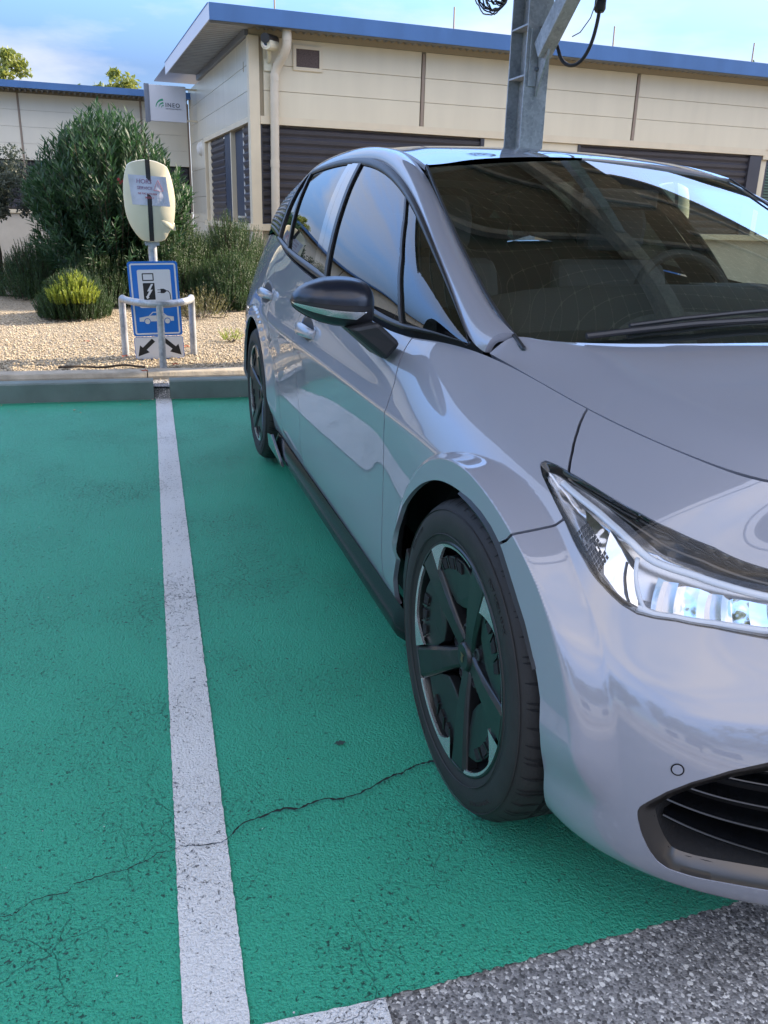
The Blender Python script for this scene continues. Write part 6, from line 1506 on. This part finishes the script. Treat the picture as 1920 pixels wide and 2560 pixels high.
sign((-5.385, -1.268, 0), 'blue and white charging sign with plug, car and arrows in front of the notice-covered charger')
sign((-5.365, 3.21, 0), 'blue charging sign glimpsed through the steering wheel of the car')
def hoop(loc, label):
    x0, y0 = loc[:2]; e = tag(empty('hoop_guard', (x0, y0, 0)), label, 'guard rail', 'galvanised hoop guards round the chargers')
    zt = .565; P = []
    L_, M_, R_ = (-.31, -.262), (.265, .0), (-.33, .268)
    def arc(a0, a1, cx, cy, rx, ry, n=14): return [(cx+rx*math.cos(t), cy+ry*math.sin(t)) for t in np.linspace(R(a0), R(a1), n)]
    path = [(L_[0], L_[1])]+arc(180+60, 360, -.02, -.06, .285, .20, 8)[:0]
    pts = [Vector((L_[0], L_[1], .10)), Vector((L_[0], L_[1], .48)), Vector((L_[0]+.004, L_[1], .53)), Vector((L_[0]+.03, L_[1]+.002, .560)), Vector((L_[0]+.08, L_[1]+.008, .571))]
    mid_ = [(-.16, -.250), (-.05, -.225), (.06, -.18), (.15, -.125), (.225, -.065), (.262, .0), (.225, .068), (.15, .130), (.06, .187), (-.05, .232), (-.16, .255)]
    pts += [Vector((x, y, .572)) for x, y in mid_]
    pts += [Vector((R_[0]+.08, R_[1]-.006, .571)), Vector((R_[0]+.03, R_[1]-.002, .560)), Vector((R_[0]+.004, R_[1], .53)), Vector((R_[0], R_[1], .48)), Vector((R_[0], R_[1], .10))]
    b = MB(); b.tube(pts, .0265, 16); b.build('rail', 'galv', e, autosmooth=60)
    b = MB(); b.tube([(M_[0], 0, .09), (M_[0]-.002, 0, .565)], .0255, 16); b.build('leg', 'galv', e)
    for x, y in ((-.13, -.247), (-.13, .25)):
        b = MB(); b.lathe([(0, .0275), (.006, .027), (.007, .02)], 10, 'x', (x+.01, y, .575)); b.build('rivet', 'alu', e)
    return e
hoop((-5.21, -1.268, 0), 'galvanised steel hoop guard bent round the sign in front of the car-side charger')
hoop((-5.19, 3.21, 0), 'galvanised steel hoop guard hidden behind the car at the far charger')
# ------------------------------------------------------------------ solar canopy
SL = .05; XB, XFc = -5.60, .90; ZB = 4.12
def zc(x): return ZB+(x-XB)*SL
canopy = tag(empty('solar_canopy', (-5.35, 1.70, 0)), 'galvanised steel solar canopy on tall posts spanning over the bays', 'canopy')
def hcol(yc, par):
    b = MB(); zt = zc(-5.35)-.28
    def tap(z): return 0
    b.prism([(-5.215, -.1), (-5.200, -.1), (-5.200, zt), (-5.215, zt)], 1, yc-.10, yc+.10) if False else None
    for x0, x1 in ((-5.215, -5.200), (-5.515, -5.500)): b.box(x0, yc-.10, .0, x1, yc+.10, zt)
    b.box(-5.500, yc-.005, .0, -5.215, yc+.005, zt)
    for z in (2.28, 2.63, zt-.02): b.box(-5.4995, yc-.098, z-.007, -5.2155, yc-.0055, z+.007); b.box(-5.4995, yc+.0055, z-.007, -5.2155, yc+.098, z+.007)
    o = b.build('post', 'galv', par, world=True, bevel=.0015)
    g = MB(); g.prism([(-5.199, 2.16), (-5.185, 2.13), (-5.02, 2.40), (-5.02, 2.47), (-5.199, 2.62)], 1, yc-.008, yc+.008); g.box(-5.1995, yc-.075, 2.20, -5.180, yc-.010, 2.60); g.build('gusset_plate', 'galv', par, world=True, bevel=.001)
    s = MB(); s.bar((-5.13, yc, 2.44), (-3.15, yc, zc(-3.15)-.24), .11, .14, (0, 0, 1)); s.build('strut', 'galv', par, world=True, bevel=.004)
    for z in (2.32, 2.48):
        k = MB(); k.lathe([(0, -.03), (.014, -.03), (.014, -.008)], 6, 'y', (-5.165, yc, z)); k.build('bolt', 'alu', par, world=True)
    r_ = MB()
    def beamz(x): return zc(x)-.12
    for dz0, dz1, hw_ in ((-.16, -.145, .08), (.145, .16, .08), (-.1445, .1445, .006)):
        p = [(XB-.0, beamz(XB)+dz0), (XFc, beamz(XFc)+dz0), (XFc, beamz(XFc)+dz1), (XB, beamz(XB)+dz1)]; r_.prism(p, 1, yc-hw_, yc+hw_)
    r_.build('rafter', 'galv', par, world=True)
for yc in (1.70, 7.4, 13.1, 18.8): hcol(yc, canopy)
for k in range(7):
    x = XB+.25+k*1.05; b = MB(); b.box(x-.03, -2.9, zc(x)+.045, x+.03, 22, zc(x)+.115); b.build('purlin', 'galv', canopy, world=True)
MW, ML = 1.0, 1.655
for i in range(4):
    for j in range(24):
        x0 = XB-.10+i*(ML+.002); y0 = -2.9+j*(MW+.002)
        x1 = x0+ML; z0, z1 = zc(x0)+.125, zc(x1)+.125; b = MB(); b.v = [(x0-XB-.02, y0, z0), (x1-XB-.02, y0, z1), (x1-XB-.02, y0+MW, z1), (x0-XB-.02, y0+MW, z0), (x0-XB-.02, y0, z0+.012), (x1-XB-.02, y0, z1+.012), (x1-XB-.02, y0+MW, z1+.012), (x0-XB-.02, y0+MW, z0+.012)]
        b.v = [(v[0]+XB+.02, v[1], v[2]) for v in b.v]; b.f = [[0, 3, 2, 1], [4, 5, 6, 7], [0, 1, 5, 4], [2, 3, 7, 6], [1, 2, 6, 5], [3, 0, 4, 7]]; b.mi = [0]*6; b.sm = [False]*6
        b.build('solar_module', 'pv', canopy, world=True)
b = MB(); b.box(XB-.14, -2.95, ZB-.02, XB-.10, 22.2, ZB+.15); b.box(XFc+.32, -2.95, zc(XFc+.3)-.02, XFc+.36, 22.2, zc(XFc+.3)+.15)
b.build('gutter', 'alu', canopy, world=True)
# cables hanging from the post
cb_ = tag(empty('cable_bundle', (-5.35, 1.5, 0)), 'bundle of black cables looped against the canopy post near the top', 'cables')
for k in range(16):
    b = MB(); r0 = .035+.0065*k+rnd.uniform(-.01, .01); cx = -5.36+rnd.uniform(-.03, .03); cy = 1.46-.006*k+rnd.uniform(-.02, .01)
    b.tube([(cx+.02*math.sin(3*t+k), cy+r0*1.0*math.cos(t)-.02, 2.865+rnd.uniform(-.01, .01)+r0*1.25*math.sin(t)) for t in np.linspace(R(120), R(420), 26)], .0055 if k % 4 else .004, 6)
    b.build('cable', 'cable' if k % 5 else 'gcable', cb_, world=True)
b = MB(); b.tube(smoothpoly([(-5.05, 1.78, 2.47), (-5.0, 1.80, 2.36), (-4.93, 1.84, 2.315), (-4.86, 1.89, 2.335), (-4.80, 1.93, 2.44), (-4.77, 1.95, 2.60), (-4.76, 1.95, 2.72)], False, 3), .0135, 10); lc = b.build('cable_loop', 'cable'); tag(lc, 'thick black cable hanging in a loop under the canopy strut', 'cable')
b = MB(); b.lathe([(0, -.05), (.03, -.05), (.042, -.03), (.042, .03), (.030, .05), (0, .05)], 14, 'z', (-4.76, 1.95, 2.70)); b.build('cable_gland', 'cable', lc)
b = MB(); b.tube([(-4.86, 1.80, 2.50), (-4.80, 1.83, 2.52), (-4.72, 1.86, 2.60), (-4.68, 1.88, 2.72), (-4.66, 1.88, 2.86)], .004, 6); o = b.build('thin_wire', 'gcable'); tag(o, 'thin grey wire hanging behind the thick cable loop on the canopy strut', 'cable')
# ------------------------------------------------------------------ plants
def leafquads(V, F, base, d, n, L_, w_, curl=.15):
    """one lanceolate leaf of two faces, folded along its rib"""
    s = d.cross(n); s.normalize(); b0 = len(V)
    m = base+d*L_*.5-n*L_*curl*.25; t = base+d*L_-n*L_*curl
    V += [tuple(base), tuple(m+s*w_*.5), tuple(t), tuple(m-s*w_*.5)]; F += [[b0, b0+1, b0+2], [b0, b0+2, b0+3]]
def rv(r): return Vector((r.gauss(0, 1), r.gauss(0, 1), r.gauss(0, 1))).normalized()
def stemmesh(name, paths, mat, par):
    b = MB()
    for p, r in paths: b.tube(p, r, 5, cap=False)
    return b.build(name, mat, par)
def oleander(c, rx, ry, h, nst, seed, label, leaf='oleander', L_=.125, w_=.024, name='oleander_bush', cat='bush', per=38):
    r = random.Random(seed); e = tag(empty(name, c), label, cat); V = []; F = []; st = []
    for k in range(nst):
        a = r.uniform(0, 2*PI); q = math.sqrt(r.random()); ex, ey = q*rx*math.cos(a), q*ry*math.sin(a)
        hh = h*(1-.42*q*q)*r.uniform(.86, 1.05); 
        if r.random() < .35: hh *= r.uniform(.45, .85)
        B = Vector((ex*.22, ey*.22, 0)); T = Vector((ex, ey, hh)); mid_ = B.lerp(T, .5)+Vector((ex*.12, ey*.12, hh*.06)); pts = []
        for i in range(7):
            t = i/6; pts.append(B*(1-t)**2+mid_*2*t*(1-t)+T*t*t)
        if k % 4 == 0: st.append((pts, [.009*(1-.7*i/6) for i in range(7)]))
        for i in range(per):
            t = 1-(i/per)**1.15*.62; s_ = min(5, int(t*6)); p = pts[s_].lerp(pts[s_+1], t*6-s_); ax = (pts[s_+1]-pts[s_]).normalized()
            out = rv(r); out = (out-ax*out.dot(ax)).normalized(); d = (ax*(.95-.55*(1-t)*1.6)+out*(.55+.5*(1-t))).normalized(); n = d.cross(out.cross(d)).normalized() if False else (ax-d*ax.dot(d))
            n = n.normalized() if n.length > .01 else rv(r)
            leafquads(V, F, p, d, n, L_*r.uniform(.65, 1.1), w_*r.uniform(.8, 1.2), r.uniform(0, .3))
    rawmesh('foliage', V, F, leaf, e, world=False); stemmesh('stems', st, 'bark', e); return e
def rosemary(c, rx, ry, h, n, seed, label, leaf='rosemary', name='rosemary_bush', cat='bush', sl=.22, nl=.026, per=44, spread=.35):
    n = int(n*(1.9 if leaf == 'rosemary' else 1.3))
    r = random.Random(seed); e = tag(empty(name, c), label, cat); V = []; F = []; st = []
    for k in range(n):
        a = r.uniform(0, 2*PI); q = math.sqrt(r.random()); x, y = q*rx*math.cos(a), q*ry*math.sin(a)
        lump = 1+.16*math.sin(x*7+seed)*math.cos(y*6-seed)
        zt_ = h*math.sqrt(max(.05, 1-q*q*.92))*lump*r.uniform(.80, 1.06); L0 = sl*r.uniform(.7, 1.4); z0 = max(.02, zt_-L0)
        if r.random() < .3: z0 *= r.uniform(.3, .8)
        ax = Vector((x/rx*spread+r.gauss(0, .13), y/ry*spread+r.gauss(0, .13), 1)).normalized(); b0 = Vector((x, y, z0))
        if k % 9 == 0: st.append(([Vector((x*.3, y*.3, 0)), b0, b0+ax*L0*.9], [.006, .004, .0015]))
        for i in range(per):
            t = (i+r.random())/per; p = b0+ax*L0*t; o_ = rv(r); o_ = (o_-ax*o_.dot(ax)).normalized(); d = (o_*(.75-.4*t)+ax*.75).normalized(); ll = nl*r.uniform(.7, 1.2)*(1.1-.5*t); s = d.cross(ax).normalized()*ll*.17; b_ = len(V)
            V += [tuple(p-s), tuple(p+s), tuple(p+d*ll)]; F.append([b_, b_+1, b_+2])
    if leaf in ('rosemary', 'lavender'):
        for i in range(int(n*3)):
            d = rv(r); q = r.random()**.45*.80; p = Vector((d.x*rx*q, d.y*ry*q, abs(d.z)*h*.80*q)); dd = (Vector((d.x*.4, d.y*.4, 1))+rv(r)*.5).normalized(); nn = rv(r); nn = (nn-dd*nn.dot(dd)).normalized(); leafquads(V, F, p, dd, nn, .05, .013, 0)
    rawmesh('foliage', V, F, leaf, e, world=False); stemmesh('stems', st, 'bark', e); return e
gz = .12
oleander((-9.9, -1.60, gz), 1.05, .98, 2.16, 1050, 1, 'tall dark green oleander bush with long narrow leaves in front of the left wing')
b = MB()
for k in range(7):
    d = rv(rnd); q = Vector((-9.05, -1.49, 1.50))+d*.03; b.add([tuple(q), tuple(q+Vector((0, .03, .01))), tuple(q+Vector((0, .02, .035))), tuple(q+Vector((0, -.005, .025)))], [(0, 1, 2, 3)])
o = b.build('oleander_flower', 'bloom'); tag(o, 'small dark red oleander flower in the middle of the big bush', 'flower')
rosemary((-9.75, -.95, gz), .85, .62, .98, 1150, 11, 'broad upright rosemary bush behind the sign, left of the hall corner')
rosemary((-10.3, -.13, gz), .80, .60, 1.02, 1150, 12, 'tall upright rosemary bush against the foot of the hall corner')
rosemary((-9.05, -.30, gz), .55, .42, .66, 700, 13, 'rosemary bush just left of the rear of the car')
rosemary((-9.35, -1.78, gz), .62, .45, .74, 800, 14, 'rosemary bush rising behind the small sunlit bush')
rosemary((-10.6, -2.55, gz), .75, .5, .72, 700, 15, 'rosemary bush at the left edge in front of the olive tree')
rosemary((-8.15, -2.03, gz), .42, .36, .47, 620, 16, 'low bushy rosemary with bright yellow-green sunlit tips on the gravel', sl=.16)
rosemary((-7.93, -2.02, gz+.16), .24, .22, .30, 260, 17, 'tuft of bright yellow-green shoots on the low sunlit bush', leaf='brightleaf', name='shoot_tuft', cat='shoots', sl=.12, nl=.035)  # sunlight on the low bush put into the colour of these shoots
rosemary((-10.9, -1.8, gz), 1.5, .5, 1.02, 1300, 18, 'grey-purple lavender clump in front of the oleander', leaf='lavender', name='lavender_clump', cat='lavender', sl=.42, nl=.016, per=14, spread=.55)
rosemary((-8.05, -.72, gz), .30, .26, .34, 120, 19, 'sparse dry shrub on the gravel between the guard and the car', leaf='drybrush', name='dry_shrub', cat='shrub', sl=.2, nl=.035, per=12, spread=.8)
rosemary((-6.2, -.62, gz), .07, .07, .12, 26, 20, 'tiny bright green weed on the gravel beside the rear of the car', leaf='brightleaf', name='weed', cat='weed', sl=.08, nl=.03, per=8, spread=.8)
def tree(name, c, h, cr, ch_, seed, label, leaf='treeleaf', n=9000, ls=.09, group=None, trunk=.12, lean=0., clumps=34):
    r = random.Random(seed); e = tag(empty(name, c), label, 'tree', group); st = []; cl = []
    T = Vector((lean, 0, h-ch_*.75)); st.append(([Vector((0, 0, -.1)), Vector((lean*.2, .03, T.z*.5)), T], [trunk, trunk*.8, trunk*.6]))
    for k in range(clumps):
        d = rv(r); q = r.random()**.4; cc = Vector((lean+d.x*cr*q, d.y*cr*q, h-ch_/2+d.z*ch_*.5*q)); cl.append((cc, cr*r.uniform(.18, .34)))
        if k % 2 == 0: st.append(([T, T.lerp(cc, .5)+Vector((0, 0, -.1*cr)), cc], [trunk*.35, trunk*.2, trunk*.06]))
    V = []; F = []
    for i in range(n):
        cc, cr_ = cl[r.randrange(len(cl))]; d = rv(r); p = cc+d*cr_*r.random()**.45; dd = (rv(r)+Vector((0, 0, -.25))).normalized(); nn = rv(r); nn = (nn-dd*nn.dot(dd)).normalized()
        leafquads(V, F, p, dd, nn, ls*r.uniform(.6, 1.3), ls*.55, .2)
    rawmesh('crown', V, F, leaf, e, world=False); stemmesh('trunk', st, 'bark', e); return e
# olive at the left edge
tree('olive_tree', (-10.6, -3.05, gz), 1.85, .55, 1.05, 31, 'grey-green olive tree with a dark leaning trunk at the left edge', leaf='olive', n=9000, ls=.045, trunk=.055, lean=.10, clumps=30)
rosemary((-10.75, -2.62, 1.30), .13, .15, .62, 34, 32, 'long upright olive shoots above the olive tree crown', leaf='olive', name='olive_shoots', cat='shoots', sl=.4, nl=.05, per=14, spread=.5)
tree('roadside_tree', (-28, -4.55, 0), 5.6, 1.0, 2.0, 41, 'yellow-green treetop above the roof at the far left', n=2600, ls=.16, clumps=16, group='trees beyond the roofs')
tree('roadside_tree', (-28, -1.55, 0), 5.15, .95, 1.2, 42, 'thin yellow-green treetop above the blue roof edge beside the projecting sign', n=1500, ls=.15, clumps=14, group='trees beyond the roofs')
tree('roadside_tree', (-40, 32.3, 0), 10.2, 1.6, 4.0, 43, 'treetop just visible at the far right above the hall roof', n=1800, ls=.28, clumps=14, leaf='darktree', group='trees beyond the roofs')
# things beside and behind the camera that the paint and the glass mirror
for k, (x, y, h, cr) in enumerate(((-1.6, -11.5, 4.6, 1.9), (2.6, -10.2, 4.2, 1.7), (6.8, -12.5, 5.5, 2.3), (-6.0, -13.5, 4.8, 1.8), (12.5, -7.5, 5.0, 2.2), (15.5, -1.0, 6.0, 2.5), (15.0, 6.5, 5.2, 2.3), (10.5, -12, 5.2, 2.1))):
    tree('park_tree', (x, y, 0), h, cr, h*.62, 60+k, ['leafy young tree left of the bays', 'leafy tree left of the photographer', 'tall tree at the left rear corner of the car park', 'tree at the end of the left wing', 'tree across the lane behind the photographer', 'tallest tree across the lane facing the car', 'tree across the lane towards the right', 'bushy tree between the lane and the left bays'][k], leaf=('treeleaf' if k in (0, 1, 3) else 'darktree'), n=4200, ls=.17, trunk=.11, group='trees round the car park')
tree('young_tree', (-2.9, -6.4, 0), 3.7, 1.15, 2.3, 77, 'slender young tree with bright leaves beside the empty bay, mirrored in the car doors', leaf='brightleaf', n=3800, ls=.11, trunk=.05)
oleander((1.2, -6.2, 0), .9, .8, 1.7, 300, 78, 'tall leafy shrub left of the photographer, mirrored in the front wing', leaf='treeleaf', name='garden_shrub')
far = tag(empty('warehouse', (26, 4, 0)), 'long low pale warehouse across the lane behind the photographer', 'building')  # unseen building added to cut the brightness mirrored in the bumper
b = MB(); b.box(0, -22, 0, 12, 22, 4.6); b.build('wall', 'wallwing', far)
b = MB(); b.box(-.5, -22.5, 4.6, 12.5, 22.5, 4.9); b.build('roof', 'blue', far)
for k in range(9):
    b = MB(); b.box(-.05, -20+k*4.6, 1.0, -.001, -17+k*4.6, 2.6); b.build('window', 'louvre', far)
for k, (x, y, h, cr) in enumerate(((18.5, -6.5, 5.6, 2.6), (19.5, 3.0, 5.0, 2.4), (18.0, 11.0, 5.8, 2.6), (13.0, -15.5, 6.0, 2.8))):  # unseen dark trees added to cut the bright sky the bumper mirrors
    tree('park_tree', (x, y, 0), h, cr, h*.75, 90+k, ['dark tree in front of the warehouse, left of its middle', 'dark tree in front of the middle of the warehouse', 'dark tree in front of the right end of the warehouse', 'big dark tree in the corner of the car park by the lane'][k], leaf='darktree', n=3600, ls=.24, trunk=.14, group='trees round the car park')
block('lane_kerb', 9.2, 9.35, -16, 14, .12, 'kerb', 'long pale kerb on the far side of the lane behind the photographer', 'kerb', seed=40)
sheet('lane_line', [bay(7.6, -16), bay(7.72, -16), bay(7.72, 16), bay(7.6, 16)], .0, 'white')
hedge = oleander((0, 0, 0), .1, .1, .1, 1, 1, 'x') if False else None
